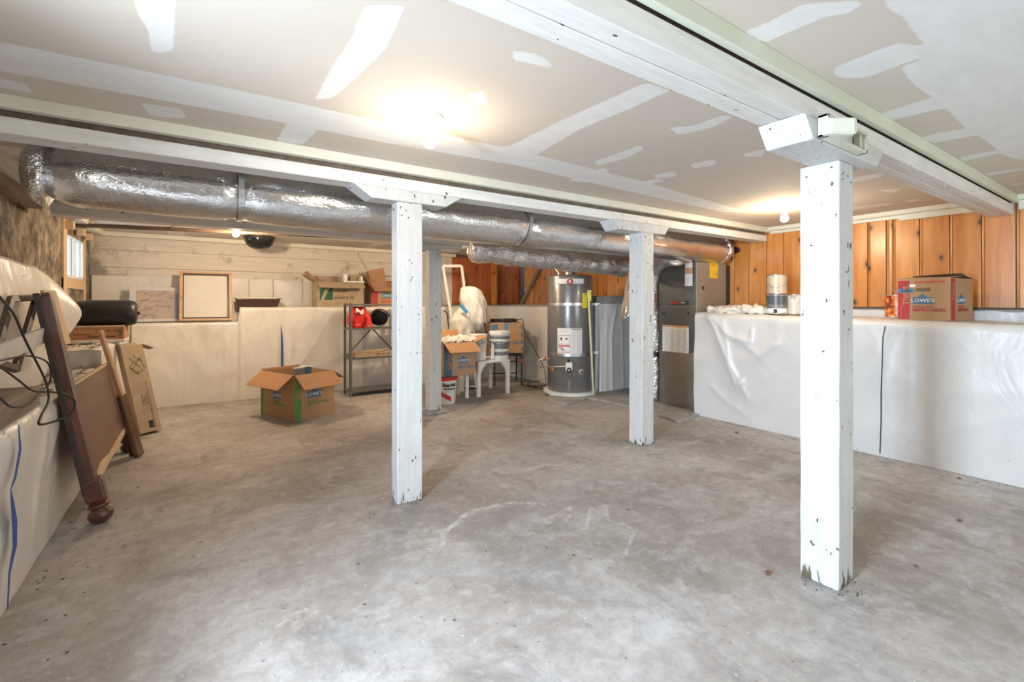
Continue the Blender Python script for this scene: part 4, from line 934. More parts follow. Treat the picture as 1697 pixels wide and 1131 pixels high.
sign(t, facef(T, 'f', wE, dE, .05, hE*.48), .95, 'blue_print'); patch(t, Fe, -.03, 0, .04, hE*.26, 'cardboard_tape', 'tape')
# F: box on the chair
cF = PD(836, 588, 6.95); cF.z = .475
T = rotT(cF, -.42); wF, dF, hF = .50, .40, .44
t = thing('moving_box', 'closed moving box with blue tape on the dark folding chair', 'box', cF, 'moving boxes')
carton(t, T, wF, dF, hF, closed=True)
Ff = facef(T, 'f', wF, dF, 0, 0); patch(t, Ff, -wF/2+.03, hF*.74, -wF/2+.12, hF*.95, 'blue_print'); patch(t, Ff, -.03, hF*.76, .015, hF, 'blue_tape', 'tape')
text('moving boxes', .03, 'blue_print', t, Ff @ Matrix.Translation((.05, hF*.93, 0))); text('IMPROVING', .06, 'blue_print', t, Ff @ Matrix.Translation((.05, hF*.33, 0)), bold=.001)
for k in range(4): patch(t, Ff, wF/2-.035, hF*(.06+k*.24), wF/2-.01, hF*(.2+k*.24), 'blue_print')
ccF = cF

# ------------------------------------------------------------------ steel shelf unit and contents
t = thing('shelf_unit', 'grey steel shelving unit half hidden behind the left-centre post', 'shelf', (2.0, 6.22, 0))
x0, x1, y0, y1 = 1.615, 2.36, 6.08, 6.37
for x in (x0, x1):
    for y in (y0, y1):
        mb = MB(); sx_ = 1 if x == x0 else -1; sy = 1 if y == y0 else -1
        mb.box(min(x, x+.032*sx_), min(y, y+.003*sy), 0, max(x, x+.032*sx_), max(y, y+.003*sy), 1.205); mb.box(min(x, x+.003*sx_), min(y, y+.032*sy), 0, max(x, x+.003*sx_), max(y, y+.032*sy), 1.205)
        mb.build('leg', 'steel_grey', t)
        dm = MB()
        for k in range(26): dm.box(x+.011*sx_ if sx_ > 0 else x-.017, y-.0006 if y == y0 else y1-.004, .04+k*.045, x+.017*sx_ if sx_ > 0 else x-.011, y+.0 if y == y0 else y1-.0034, .055+k*.045)
        dm.build('slot_holes', 'black_print', t, kind='stuff')
for z in (1.17, .855, .475, .05):
    MB().box(x0+.003, y0+.003, z, x1-.003, y1-.003, z+.022).build('shelf_board', 'steel_grey', t, bevel=.002)
for k in range(2):
    a = (x0+.02, y1-.006, .86 if k else .48); b = ((x0+x1)/2, y1-.006, .48 if k else .86)
    mb = MB(); mb.bar((x0+.02, y1-.008, .48), ((x0+x1)/2-.01, y1-.008, .85), .002, .02) if k == 0 else mb.bar(((x0+x1)/2+.01, y1-.008, .85), (x1-.02, y1-.008, .48), .002, .02); mb.build('brace', 'steel_grey', t)
# red bag
t = thing('red_bag', 'crumpled red tote bag on the top level of the grey shelf unit', 'bag', (1.79, 6.2, .88))
def bag(u, v):
    a = u*2*math.pi; r = (.145*math.sin(math.pi*min(1, .18+v*.62))**.6)*(1-.35*v); c = Vector((1.755+.02*v, 6.21, .882+v*.27))
    p = c+Vector((math.cos(a)*r*1.05, math.sin(a)*r*.75, 0)); n = noise.noise(p*11)*.035+noise.noise(p*25)*.012
    if v > .97: p = c+Vector((math.cos(a)*.03, math.sin(a)*.02, 0))
    return p+Vector((math.cos(a)*n, math.sin(a)*n, n*.5 if 0 < v else 0))
MB().grid(40, 22, bag).build('bag_body', 'red_cloth', t, smooth=True, angle=50)
MB().add([(1.60, 6.10, .93), (1.66, 6.07, 1.01), (1.70, 6.10, .94), (1.66, 6.12, .90), (1.66, 6.11, .95)], [(0, 3, 1), (3, 2, 1), (0, 1, 4), (1, 2, 4)]).build('loose_corner', 'red_cloth', t)
MB().prism([(1.83, 6.075, .94), (1.88, 6.07, .885), (1.91, 6.08, .90), (1.86, 6.08, 1.12)], (0, -.004, 0)).build('side_panel', 'red_cloth', t)
mb = MB(); mb.grid(10, 8, lambda u, v: (1.70+u*.10, 6.10-.01*math.sin(u*5), 1.07+v*.05+.02*math.sin(u*6+v))); mb.build('paper_inside', 'paper', t, smooth=True, solid=.002)
# mask / helmet
t = thing('helmet', 'brown and black round helmet with strap beside the red bag', 'helmet', (2.03, 6.2, .88))
Rm = Matrix.Rotation(-.35, 3, 'Z') @ Matrix.Rotation(math.radians(-62), 3, 'X')
MB().lathe([(.115, 0), (.118, .03), (.108, .07), (.08, .105), (.04, .125), (0, .13)], (2.035, 6.20, 1.0), 28, Rm).build('shell', 'bronze', t, smooth=True, solid=.004)
MB().lathe([(.108, .008), (.10, -.012), (.07, -.02), (.0, -.02)], (2.035, 6.20, 1.0), 28, Rm).build('visor', 'black_gloss', t, smooth=True)
mb = MB(); mb.tube([Vector((2.035, 6.18, 1.0))+Vector((math.cos(a)*.125, -.02, math.sin(a)*.115)) for a in [math.radians(k) for k in range(10, 200, 12)]], .011, 8); mb.build('strap', 'black', t, smooth=True)
# tile carton on shelf
t = thing('tile_carton', 'flat weathered tile carton on the middle level of the grey shelf unit', 'box', (1.9, 6.2, .5))
T = rotT((1.93, 6.20, .498), .04); carton(t, T, .50, .24, .062, closed=True, cm='cardboard_old'); text('18" X 18"', .05, 'black_print', t, facef(T, 'f', .5, .24, .12, .03))
k = MB(T); k.prism([(-.24, -.11, .064), (.1, -.12, .066), (.24, 0, .09), (-.2, .05, .075)], (0, 0, .003)); k.build('flap', 'cardboard_old', t)
# ------------------------------------------------------------------ stuff on the back ledge
t = thing('planter_tray', 'dark brown plastic planter tray on the back ledge', 'tray', (0, 0, 0)); 
xa = PY(393, 508, 6.76).x; xb = PY(463, 508, 6.76).x; z0 = 1.15
t.location = ((xa+xb)/2, 6.85, z0); WM[t.name] = Matrix.Translation(t.location)
mb = MB(); i = .02; A = [(xa+i, 6.77), (xb-i, 6.77), (xb-i, 6.94), (xa+i, 6.94)]; B = [(xa-.01, 6.74), (xb+.01, 6.74), (xb+.01, 6.97), (xa-.01, 6.97)]; zt = z0+.105
vs = [(x, y, z0) for x, y in A]+[(x, y, zt) for x, y in B]+[(x, y, zt) for x, y in [(xa+.01, 6.76), (xb-.01, 6.76), (xb-.01, 6.95), (xa+.01, 6.95)]]+[(x, y, z0+.01) for x, y in [(xa+i+.01, 6.78), (xb-i-.01, 6.78), (xb-i-.01, 6.93), (xa+i+.01, 6.93)]]
fs = [(3, 2, 1, 0)]+[(4*l+j, 4*l+(j+1) % 4, 4*l+4+(j+1) % 4, 4*l+4+j) for l in range(3) for j in range(4)]+[(12, 13, 14, 15)]
mb.add(vs, fs); mb.build('tray_body', 'brown_plastic', t, bevel=.003)
MB().box(xa-.022, 6.73, zt, xa+.0, 6.98, zt+.008).box(xb, 6.73, zt, xb+.022, 6.98, zt+.008).build('rim', 'brown_plastic', t)
mb = MB(); cx_ = (xa+xb)/2+.03; mb.tube([(cx_+.20*math.cos(a), 6.85+.06*math.sin(a), zt+.012) for a in [k*math.pi/12 for k in range(25)]], .009, 8)
label(mb.build('hose_ring', 'white_enamel', smooth=True), 'pale ring resting across the brown planter tray', 'ring')
# picture leaning, wooden frame leaning
def leaner(name, lab, cat, px0, px1, ytop, ybot, Y0, Y1):
    bl, br = PY(px0, ybot, Y0), PY(px1, ybot, Y0); z0 = .985
    bl.z = br.z = z0; h_ = PY((px0+px1)/2, ytop, Y1).z-z0
    ln = math.hypot(h_, Y1-Y0); T = frame(bl, (1, 0, 0), (0, Y1-Y0, h_)); t = thing(name, lab, cat, bl); return t, T, br.x-bl.x, ln
t, T, w_, l_ = leaner('framed_print', 'plastic wrapped faded print leaning on the back wall beside the black roll', 'picture', 213, 298, 477, 535, 6.84, 6.96)
MB(T).box(0, 0, 0, w_, l_, .012).build('backing_board', 'light_print', t, bevel=.002)
MB(T).box(.06, .03, .012, w_*.90, l_-.04, .0135).build('printed_image', 'poster', t)
MB(T).box(w_*.86, .03, .0136, w_*.97, l_-.08, .0146).build('printed_strip', mat('violet_print', (.30, .28, .42), .4), t)
MB(T).grid(26, 12, lambda u, v: (u*w_*1.03-.005, v*l_*1.03-.005, .018+.006*noise.noise(Vector((u*9, v*6, 1)))))\
    .build('plastic_wrap', M['clear_thin'], t, smooth=True, angle=180)
t, T, w_, l_ = leaner('picture_frame', 'square tan wooden frame with pale dusty glass leaning on the back wall', 'frame', 297, 385, 452, 536, 6.745, 6.90)
fw = .035
for b_ in ((0, 0, w_, fw*.7), (0, l_-fw*.7, w_, l_), (0, fw*.7, fw*.9, l_-fw*.7), (w_-fw*.9, fw*.7, w_, l_-fw*.7)):
    MB(T).box(b_[0], b_[1], 0, b_[2], b_[3], .035).build('frame_rail', 'frame_tan', t, bevel=.003)
mb = MB(T); e = fw*.9
for b_ in ((e, fw*.7, w_-e, fw*.7+.02), (e, l_-fw*.7-.02, w_-e, l_-fw*.7), (e, fw*.7, e+.012, l_-fw*.7), (w_-e-.02, fw*.7, w_-e, l_-fw*.7)): mb.box(b_[0], b_[1], .003, b_[2], b_[3], .02)
mb.build('inner_lip', 'black_wood', t)
MB(T).box(fw, fw*.6, .006, w_-fw, l_-fw*.6, .010).build('glass_pane', 'glass_grey', t)
# ------------------------------------------------------------------ black roll and tile boxes on the left ledge
xa, xb, Yr = -.93, -.475, 5.78
t = thing('black_roll_bag', 'black padded roll bag lying on the flat orange carton', 'bag', ((xa+xb)/2, Yr, .985)); r = .122
prof = [(0, 0), (.05, .0), (.085, .006), (.108, .02), (.120, .045), (r, .10), (r, .20), (r+.001, .22), (r, .24), (r, .36), (.120, .41), (.108, .44), (.085, .452), (.03, .456), (0, .456)]
MB().lathe(prof, (xa, Yr, 1.107), 40, Matrix.Rotation(math.pi/2, 3, 'Y')).build('bag_body', 'black', t, smooth=True, angle=60)
for dz in (-.02, .015):
    mb = MB(); mb.tube([(xa+.05, Yr-.123, 1.107+dz), (xb-.05, Yr-.123, 1.107+dz)], .0025, 6); mb.build('zip_line', 'black_gloss', t)
MB().box(xb, Yr-.02, 1.09, xb+.02, Yr+.02, 1.12).build('end_tab', 'black', t, bevel=.003)
t = thing('tile_carton', 'flat orange-brown tile carton printed 12 inch under the black roll bag', 'box', (-.75, 5.72, .87))
T = rotT((-.755, 5.74, .872), 0); carton(t, T, .40, .32, .11, closed=True, cm='cardboard_org')
text('12" X 12"', .045, 'black_print', t, facef(T, 'f', .40, .32, .09, .075)); text('floridatile', .045, 'pinkish', t, facef(T, 'f', .40, .32, -.09, .075), name='lettering')
patch(t, facef(T, 'f', .40, .32, 0, 0), -.05, .02, .14, .03, 'black_print'); patch(t, facef(T, 'f', .40, .32, 0, 0), -.15, .045, -.04, .05, 'black_print'); patch(t, facef(T, 'f', .40, .32, 0, 0), .165, .01, .185, .1, 'beam_dark')
MB(T).prism([(-.2, -.16, .112), (.2, -.16, .112), (.19, .1, .13), (-.19, .1, .14)], (0, 0, .003)).build('flap', 'cardboard_old', t)
MB().box(-.98, 5.56, .842, -.55, 5.92, .870).build('stone_slab', 'conc_white', bevel=.006, label='pale flat slab beneath the orange tile carton on the left ledge', category='slab')
# tall leaning tray-table carton
bz = Vector((-.365, 5.44, .01)); tp = Vector((-.522, 5.60, .80)); zax = (tp-bz).normalized(); xax = Vector((.93, .45, .0)); xax = (xax-zax*xax.dot(zax)).normalized(); yax = zax.cross(xax)
T = Matrix((xax, yax, zax)).transposed().to_4x4(); T.translation = bz
t = thing('table_carton', 'tall narrow weathered carton with a line drawing, leaning at the left end of the ledge', 'box', bz)
hT = (tp-bz).length; carton(t, T, .17, .10, hT, {'r': 120, 'l': 10, 'b': 25}, cm='cardboard_old', fl={'r': .10, 'l': .03, 'b': .04})
Ft = facef(T, 'f', .17, .10, 0, 0)
def rot(F, x, y): return F @ Matrix.Translation((x, y, 0)) @ Matrix.Rotation(math.pi/2, 4, 'Z')
for k, s_ in enumerate(('4 Folding Trays', 'Table Stand', 'Easy Assembly', 'Dimensions 14 1/2" x 19" x 26"')):
    text('* '+s_, .017, 'black_print', t, rot(Ft, -.012+k*.018, .24), align='LEFT')
text('Five Piece Tray Table Set', .021, 'black_print', t, rot(Ft, .04, .03), align='LEFT'); patch(t, Ft, -.005, .035, .03, .10, 'black_print')
mb = MB(Ft)
for a, b in (((-.05, .62), (.0, .56)), ((.0, .56), (.06, .60)), ((-.05, .62), (-.03, .65)), ((-.03, .65), (.04, .68)), ((.04, .68), (.06, .60)), ((-.04, .70), (.03, .60)), ((-.01, .72), (.05, .66)), ((-.03, .60), (.05, .70)), ((-.05, .615), (-.05, .60)), ((-.05, .60), (0, .54)), ((0, .54), (.06, .58)), ((0, .54), (0, .56))):
    mb.bar((a[0], a[1], .001), (b[0], b[1], .001), .003, .001)
mb.build('line_drawing', 'black_print', t)
# ------------------------------------------------------------------ bed headboard leaning on its legs
t = thing('bed_headboard', 'dark mahogany bed headboard with turned feet leaning on the left ledge', 'headboard', (-.49, 3.38, 0))
a = Vector((-.468, 3.40, .19)); b = Vector((-.665, 3.44, 1.255)); zax = (b-a).normalized(); yax = Vector((0, 1, 0)); xax = yax.cross(zax).normalized(); yax = zax.cross(xax)
T = Matrix((xax, yax, zax)).transposed().to_4x4(); T.translation = a; L = (b-a).length
MB(T).box(-.014, -.035, 0, .020, .045, L).build('side_post', 'mahogany_panel', t, bevel=.004)
MB(T).box(-.018, -.052, .02, .026, -.030, L*.985).build('post_moulding', 'mahogany', t, bevel=.005)
MB(T).box(-.04, -.058, -.02, -.014, -.035, L).build('post_edge', 'black_wood', t, bevel=.003)
def foot(T2, parent):
    T2 = T2 @ Matrix.Diagonal((1.16, 1.16, 1, 1))
    MB(T2).box(-.038, -.038, -.07, .038, .038, .055).build('foot_block', 'mahogany', parent, bevel=.012)
    pr = [(.0, -.185), (.030, -.185), (.043, -.172), (.050, -.152), (.046, -.132), (.032, -.118), (.030, -.112), (.041, -.104), (.043, -.095), (.036, -.086), (.030, -.083), (.036, -.078), (.038, -.070), (.0, -.066)]
    MB(T2).lathe(pr, (0, 0, 0), 24).build('turned_foot', 'mahogany', parent, smooth=True, angle=60)
T2 = T.copy(); T2.translation = Vector((-.462, 3.385, .190)); foot(T2, t)
T3 = T.copy(); T3.translation = Vector((-.480, 4.86, .190)); foot(T3, t)
T3b = T.copy(); T3b.translation = Vector((-.480, 4.88, .19))
MB(T3b).box(-.014, -.03, 0, .02, .03, .50).build('side_post', 'mahogany', t, bevel=.004)
pn = MB(); e = Vector((.02, 0, .004))
def at_(z, y): k = (z-.19)/(1.255-.19); return Vector((-.468-.197*k-.004, y, z))
A_ = [at_(.235, 3.44), at_(.235, 4.87), at_(.735, 4.87), at_(.745, 3.44)]
pn.prism(A_, e); pn.build('panel', 'mahogany_panel', t)
MB().prism([at_(.745, 3.44), at_(.735, 4.87), at_(.747, 4.87), at_(.757, 3.44)], (.022, 0, .004)).build('panel_edge', 'raw_wood', t)
MB().prism([at_(.20, 3.44)+Vector((-.01, 0, 0)), at_(.20, 4.85)+Vector((-.01, 0, 0)), at_(.25, 4.85), at_(.245, 3.9), at_(.275, 3.6), at_(.25, 3.44)], (.03, 0, 0)).build('lower_rail', 'raw_wood', t)
# bed rail leaning
t = thing('bed_rail', 'long brown wooden bed rail with a thin neck leaning in front of the tall carton', 'board', (-.375, 4.66, 0))
bt, md, tp = Vector((-.37, 4.66, .0)), Vector((-.475, 4.60, .50)), Vector((-.59, 4.55, 1.0))
MB().bar(bt, md, .085, .032, up=(1, -.4, .2)).build('rail_board', 'mahogany_panel', t, bevel=.005)
MB().bar(md+(bt-md)*.05, tp, .036, .026, up=(1, -.4, .2)).build('rail_neck', 'frame_tan', t, bevel=.004)
MB().bar(bt+Vector((-.045, .04, .0)), md+Vector((-.045, .04, 0)), .03, .03, up=(1, -.4, .2)).build('rail_cleat', 'mahogany', t, bevel=.004)
# ------------------------------------------------------------------ left ledge clutter
def bars4(t, pts, w_, d_, m, up):
    n = len(pts)
    for i in range(n):
        a, b = Vector(pts[i]), Vector(pts[(i+1) % n]); MB().bar(a, b, w_, d_, up=up).build('frame_rail', m, t, bevel=.003)
pts = [PX(18, 496, -.80), PX(60, 493, -.80), PX(26, 612, -.70), PX(-10, 600, -.70)]
t = thing('picture_frame', 'empty dark wooden frame leaning on the left wall plastic behind the headboard post', 'frame', pts[2]); bars4(t, pts, .035, .022, 'black_wood', (1, 0, .3))
b = MB(); b.bar(PX(-30, 600, -.67), PX(86, 550, -.67), .018, .085, up=(.1, 0, 1)); label(b.build('pale_plank', 'conc_white', bevel=.003), 'pale painted plank lying along the left ledge under the empty frame', 'plank')
t_ = MB(); t_.box(-.80, 2.45, .705, -.63, 3.16, .80); label(t_.build('timber_block', 'old_wood', bevel=.006), 'short thick old timber block on the left ledge at the picture edge', 'timber')
t_ = MB(); t_.box(-.98, 3.3, .705, -.84, 4.6, .77); label(t_.build('timber_block', 'old_wood', bevel=.006), 'old timber lying against the left wall behind the headboard', 'timber')
q4 = [PX(103, 576, -.66), PX(118, 568, -.66), PX(93, 482, -.72), PX(72, 481, -.72)]; b = MB(); b.prism(q4, (-.018, .006, -.003))
label(b.build('plywood_board', 'raw_wood', bevel=.002), 'narrow tan plywood board standing behind the headboard post', 'board')
# scattered wood chips on the ledge top
mb = MB()
for k in range(150):
    y = random.uniform(3.2, 5.5); x = random.uniform(-.97, -.66); z = (.715 if y < 4.76 else .85)
    if y < 3.3: continue
    a = random.uniform(0, 3.14); l_ = random.uniform(.02, .10)
    mb.bar((x, y, z+.004), (x+l_*math.sin(a)*.5, y+l_*math.cos(a), z+.006+random.random()*.012), random.uniform(.004, .014), .003)
label(mb.build('wood_scraps', 'old_wood', kind='stuff'), 'splinters and wood scraps scattered on the left ledge', 'debris')
# cables
def cable(pts, r, lab, m='rubber', T=None):
    P = [Vector(p) for p in pts]; Q = []
    for i in range(len(P)-1):
        p0, p1, p2, p3 = P[max(i-1, 0)], P[i], P[i+1], P[min(i+2, len(P)-1)]
        for k in range(6):
            s_ = k/6; Q.append(.5*((2*p1)+(p2-p0)*s_+(2*p0-5*p1+4*p2-p3)*s_**2+(3*p1-p0-3*p2+p3)*s_**3))
    Q.append(P[-1]); o = MB().tube(Q, r, 8).build('power_cable', m, smooth=True, angle=180); return label(o, lab, 'cable')
cable([PX(x, y, X) for x, y, X in ((-20, 465, -.62), (0, 493, -.62), (22, 520, -.61), (40, 560, -.60), (55, 590, -.60), (68, 615, -.59), (78, 640, -.58), (80, 665, -.565), (68, 690, -.56), (66, 704, -.55), (95, 697, -.50), (118, 685, -.46), (124, 668, -.455), (115, 657, -.46), (100, 652, -.47))], .0045, 'black cable falling across the empty frame and looping round the headboard post')
cable([PX(x, y, X) for x, y, X in ((-15, 600, -.64), (10, 596, -.64), (45, 590, -.63), (75, 598, -.62), (84, 615, -.62), (82, 635, -.62), (70, 648, -.62), (48, 670, -.60), (20, 675, -.60), (0, 660, -.61))], .004, 'thin black cable arching over the left ledge near the timber block')
cable([PX(x, y, X) for x, y, X in ((-15, 600, -.62), (0, 608, -.61), (30, 630, -.60), (55, 648, -.59), (85, 650, -.55), (98, 652, -.50))], .004, 'black cable sagging low over the timber block at the left edge')
# ------------------------------------------------------------------ buckets, table, chair, wrapped thing
def zD_(y, D): return S+(HY-y)*D/FPX
def ring_patch(c, r, z0, z1, a0, a1, n=14): return MB().lathe([(r, z0), (r, z1)], (c[0], c[1], 0), n, None, a0, a1)
camang = lambda c: math.atan2(-c[1], -c[0])
bc = (2.475, 5.10)
t = tb = thing('compound_bucket', 'white joint compound bucket with a red slash, on the floor beside the thin post', 'bucket', (*bc, 0))
MB().lathe([(0, .002), (.125, .002), (.128, .01), (.145, .28), (.148, .282), (.148, .305), (.14, .305)], (*bc, 0), 36).build('bucket_body', 'white_plastic', t, smooth=True)
for q_ in ('lettering', 'printed_slash'): SUB[(t.name, q_)] = bpy.data.objects[[c_.name for c_ in t.children][0]] if t.children else t
MB().lathe([(.150, .285), (.152, .310), (.10, .318), (0, .318)], (*bc, 0), 36).build('lid', 'red_print', t, smooth=True)
ca = camang(bc)
n_ = 12; vs = []; 
for i in range(n_+1):
    a = ca-.9+1.5*i/n_; zlo = .15-.115*i/n_; 
    for z in (zlo, zlo+.055): vs.append((bc[0]+(.1305+.062*z)*math.cos(a), bc[1]+(.1305+.062*z)*math.sin(a), max(z, .02)))
MB().add(vs, [(2*i, 2*i+2, 2*i+3, 2*i+1) for i in range(n_)]).build('printed_slash', 'red_print', t)
def curved_text(s, size, m, t, c, r, z, a_mid, sx=1, bold=0, align='CENTER'):
    cu = bpy.data.curves.new('t', 'FONT'); cu.body = s; cu.size = size; cu.resolution_u = 2; cu.align_x = align; cu.align_y = 'CENTER'; cu.offset = bold
    to = bpy.data.objects.new('t', cu); me = to.to_mesh()
    vs = [(c[0]+r*math.cos(a_mid+v.co.x*sx/r), c[1]+r*math.sin(a_mid+v.co.x*sx/r), z+v.co.y) for v in me.vertices]
    mb = MB().add(vs, [tuple(p.vertices) for p in me.polygons]); to.to_mesh_clear(); bpy.data.objects.remove(to); bpy.data.curves.remove(cu)
    return mb.build('lettering', m, t)
curved_text('Beadex', .062, 'black_print', t, bc, .1465, .235, ca+.42, bold=.002)
curved_text('All-Purpose', .034, 'black_print', t, bc, .145, .190, ca+.45, bold=.0012)
curved_text('Joint Compound', .022, 'grey_print', t, bc, .144, .160, ca+.45)
curved_text('red', .02, 'red_print', t, bc, .149, .268, ca+.7) if False else None
# white stool carrying the box
t = thing('step_stool', 'low white wooden stool under the open MEDIUM box', 'stool', (2.70, 5.33, 0))
MB().box(2.60, 5.18, .295, 2.86, 5.46, .322).build('seat', 'white_enamel', t, bevel=.004)
for x in (2.625, 2.835):
    for y in (5.205, 5.435): MB().bar((x, y, 0), (x, y, .295), .035, .035, up=(1, 0, 0)).build('leg', 'white_enamel', t, bevel=.003)
# small white table with curved legs
t = thing('side_table', 'small white table with curved legs holding two buckets', 'table', (3.22, 5.42, 0))
zt = .452; tx0, tx1, ty0, ty1 = 2.965, 3.465, 5.16, 5.66
MB().box(tx0, ty0, zt-.028, tx1, ty1, zt).build('tabletop', 'white_enamel', t, bevel=.008)
for x, sx_ in ((tx0+.03, 1), (tx1-.03, -1)):
    for y, sy in ((ty0+.03, 1), (ty1-.03, -1)):
        mb = MB(); prev = None; rings = []
        for k in range(11):
            f = k/10; z = (zt-.028)*(1-f); wd = .026+.05*max(0, 1-f*3.2)**1.6; rings.append([(x-.026*sx_, y-.026*sy, z), (x-.026*sx_+wd*2*sx_*.9+.0, y-.026*sy, z), (x-.026*sx_+wd*2*sx_*.9, y-.026*sy+wd*1.6*sy, z), (x-.026*sx_, y-.026*sy+wd*1.6*sy, z)])
        vs = [p for r_ in rings for p in r_]; fs = [(0, 1, 2, 3), (43, 42, 41, 40)]+[(4*i+j, 4*i+4+j, 4*i+4+(j+1) % 4, 4*i+(j+1) % 4) for i in range(10) for j in range(4)]
        mb.add(vs, fs); mb.build('leg', 'white_enamel', t, bevel=.004)
b1 = PD(794, 600, 6.15); c1 = (b1.x, b1.y+.02)
t = thing('white_bucket', 'plain white bucket at the left end of the small white table', 'bucket', (*c1, zt)); MB().lathe([(0, zt+.001), (.098, zt+.001), (.112, zt+.30), (.116, zt+.30), (.116, zt+.33), (.10, zt+.33)], (*c1, 0), 32).build('bucket_body', 'white_plastic', t, smooth=True)
MB().lathe([(.117, zt+.325), (.117, zt+.34), (0, zt+.345)], (*c1, 0), 32).build('lid', 'white_plastic', t, smooth=True)
b2 = PD(828, 598, 6.25); c2 = (b2.x, b2.y)
t = thing('paint_bucket', 'white bucket with dark grey bands and a wire handle on the small white table', 'bucket', (*c2, zt))
MB().lathe([(0, zt+.001), (.118, zt+.001), (.136, zt+.36), (.13, zt+.36)], (*c2, 0), 36).build('bucket_body', 'white_plastic', t, smooth=True)
MB().lathe([(.142, zt+.335), (.143, zt+.372), (.13, zt+.378), (0, zt+.378)], (*c2, 0), 36).build('lid', 'white_plastic', t, smooth=True)
for za, zb_ in ((.06, .11), (.145, .24), (.275, .315)): MB().lathe([(.1195+.05*za, zt+za), (.1195+.05*zb_, zt+zb_)], (*c2, 0), 36).build('label_band', 'grey_band', t, smooth=True)
MB().lathe([(.136, zt+.25), (.142, zt+.252), (.142, zt+.268), (.136, zt+.27)], (*c2, 0), 36).build('rim', 'white_plastic', t, smooth=True)
cb2 = camang(c2); mb = MB(); mb.tube([(c2[0]+.146*math.cos(cb2+a), c2[1]+.146*math.sin(cb2+a), zt+.33-.11*math.cos(a*1.0)*1) for a in [math.radians(k) for k in range(-80, 81, 10)]], .003, 6); mb.build('handle', 'can_metal', t)
mb = MB(T=Matrix()); a = cb2-.75; mb.add([(c2[0]+.14*math.cos(a-.25), c2[1]+.14*math.sin(a-.25), zt+.01), (c2[0]+.15*math.cos(a+.25), c2[1]+.15*math.sin(a+.25), zt+.01), (c2[0]+.15*math.cos(a+.25), c2[1]+.15*math.sin(a+.25), zt+.19), (c2[0]+.14*math.cos(a-.1), c2[1]+.14*math.sin(a-.1), zt+.24)], [(0, 1, 2, 3)]); mb.build('paper_flap', 'paper', t, solid=.002)
# plastic-wrapped upright
w0 = PD(776, 520, 6.60)
t = thing('wrapped_stand', 'upright item bagged in cloudy plastic with blue tape round its waist', 'wrapped item', (w0.x, w0.y, 0))
def blob(pts, rs, flat=.8):
    P = [Vector(p) for p in pts]
    def fn(u, v):
        p = lerp_pts(P, v); k = v*(len(rs)-1); i = min(int(k), len(rs)-2); r = rs[i]+(rs[i+1]-rs[i])*(k-i); a = u*2*math.pi
        d = Vector((RT[0], RT[1], 0))*math.cos(a)*r+Vector((FW[0], FW[1], 0))*math.sin(a)*r*flat
        n = noise.noise(Vector((math.cos(a)*2.2, math.sin(a)*2.2, v*5)))*.030+abs(noise.noise(Vector((math.cos(a+v*1.5)*7, math.sin(a+v*1.5)*7, v*3))))*.045
        return p+d*(1+n/max(r, .02)*min(1, r*12))
    return fn
P_up = [PD(x, y, 6.60) for x, y in ((790, 548), (789, 535), (786, 520), (784, 505), (781, 492), (779, 482), (778, 476), (778, 474))]
MB().grid(90, 60, blob(P_up, [.02, .13, .165, .165, .16, .135, .075, .01])).build('upper_bag', 'thin_plastic', t, smooth=True, angle=180)
P_lo = [PD(x, y, 6.55) for x, y in ((764, 574), (765, 560), (765, 545), (766, 530), (769, 518), (772, 510), (774, 505))]
MB().grid(90, 50, blob(P_lo, [.13, .18, .185, .17, .125, .07, .03])).build('lower_bag', 'thin_plastic', t, smooth=True, angle=180)
a, b = PD(763, 506, 6.36), PD(775, 519, 6.36); MB().bar(a, b, .012, .05, up=(.3, -.3, .9)).build('blue_tape_strip', 'blue_tape', t, bevel=.003)
mb = MB(); q0 = PD(778, 480, 6.60); mb.tube([(w0.x, w0.y, .02), (w0.x, w0.y, .8), (w0.x+.02, w0.y, 1.3)], .015, 8); mb.lathe([(0, 0), (.18, 0), (.18, .012), (.02, .03), (0, .03)], (w0.x, w0.y+.05, 0), 24); mb.build('stand_pole', 'black', t, smooth=True)
a, b = PD(803, 535, 6.55), PD(806, 552, 6.55); MB().tube([a, b], .012, 8).build('handle', 'black', t)
# loose plastic spilling out of the box
def crump(u, v):
    x = PD(750, 560, 5.55); p = Vector((2.45+u*.62, 5.05+v*.40, .735+.05*math.sin(math.pi*u)*math.sin(math.pi*v)))
    p.z += .045*noise.noise(Vector((u*9, v*9, 2)))+.03*noise.noise(Vector((u*20, v*20, 5)))
    if u > .72: p.z -= (u-.72)*.15
    return p
mb = MB(); mb.grid(60, 40, crump); label(mb.build('crumpled_film', 'thin_plastic', smooth=True, angle=60), 'crumpled clear film spilling over the open MEDIUM box', 'plastic film')
# white screen frame leaning behind
t = thing('screen_frame', 'narrow off-white frame leaning upright behind the thin post', 'frame', PD(755, 640, 6.7))
pts = [PD(734, 441, 6.95), PD(765, 441, 6.95), PD(778, 545, 6.75), PD(752, 548, 6.75)]
for p_ in (2, 3):
    pts[p_] = pts[p_]+(pts[p_]-pts[{2: 1, 3: 0}[p_]])*1.0
    s_ = (pts[p_].z-.02)/(pts[{2: 1, 3: 0}[p_]].z-pts[p_].z+1e-6); pts[p_] = pts[p_]+(pts[p_]-pts[{2: 1, 3: 0}[p_]])*s_
for i in range(4): MB().bar(pts[i], pts[(i+1) % 4], .04, .022, up=(-.5, -.85, 0)).build('frame_rail', 'light_print', t, bevel=.003)
cable([PD(x, y, 6.45) for x, y in ((735, 515), (741, 520), (743, 535), (745, 550), (747, 565))], .008, 'short dark cord beside the off-white leaning frame')
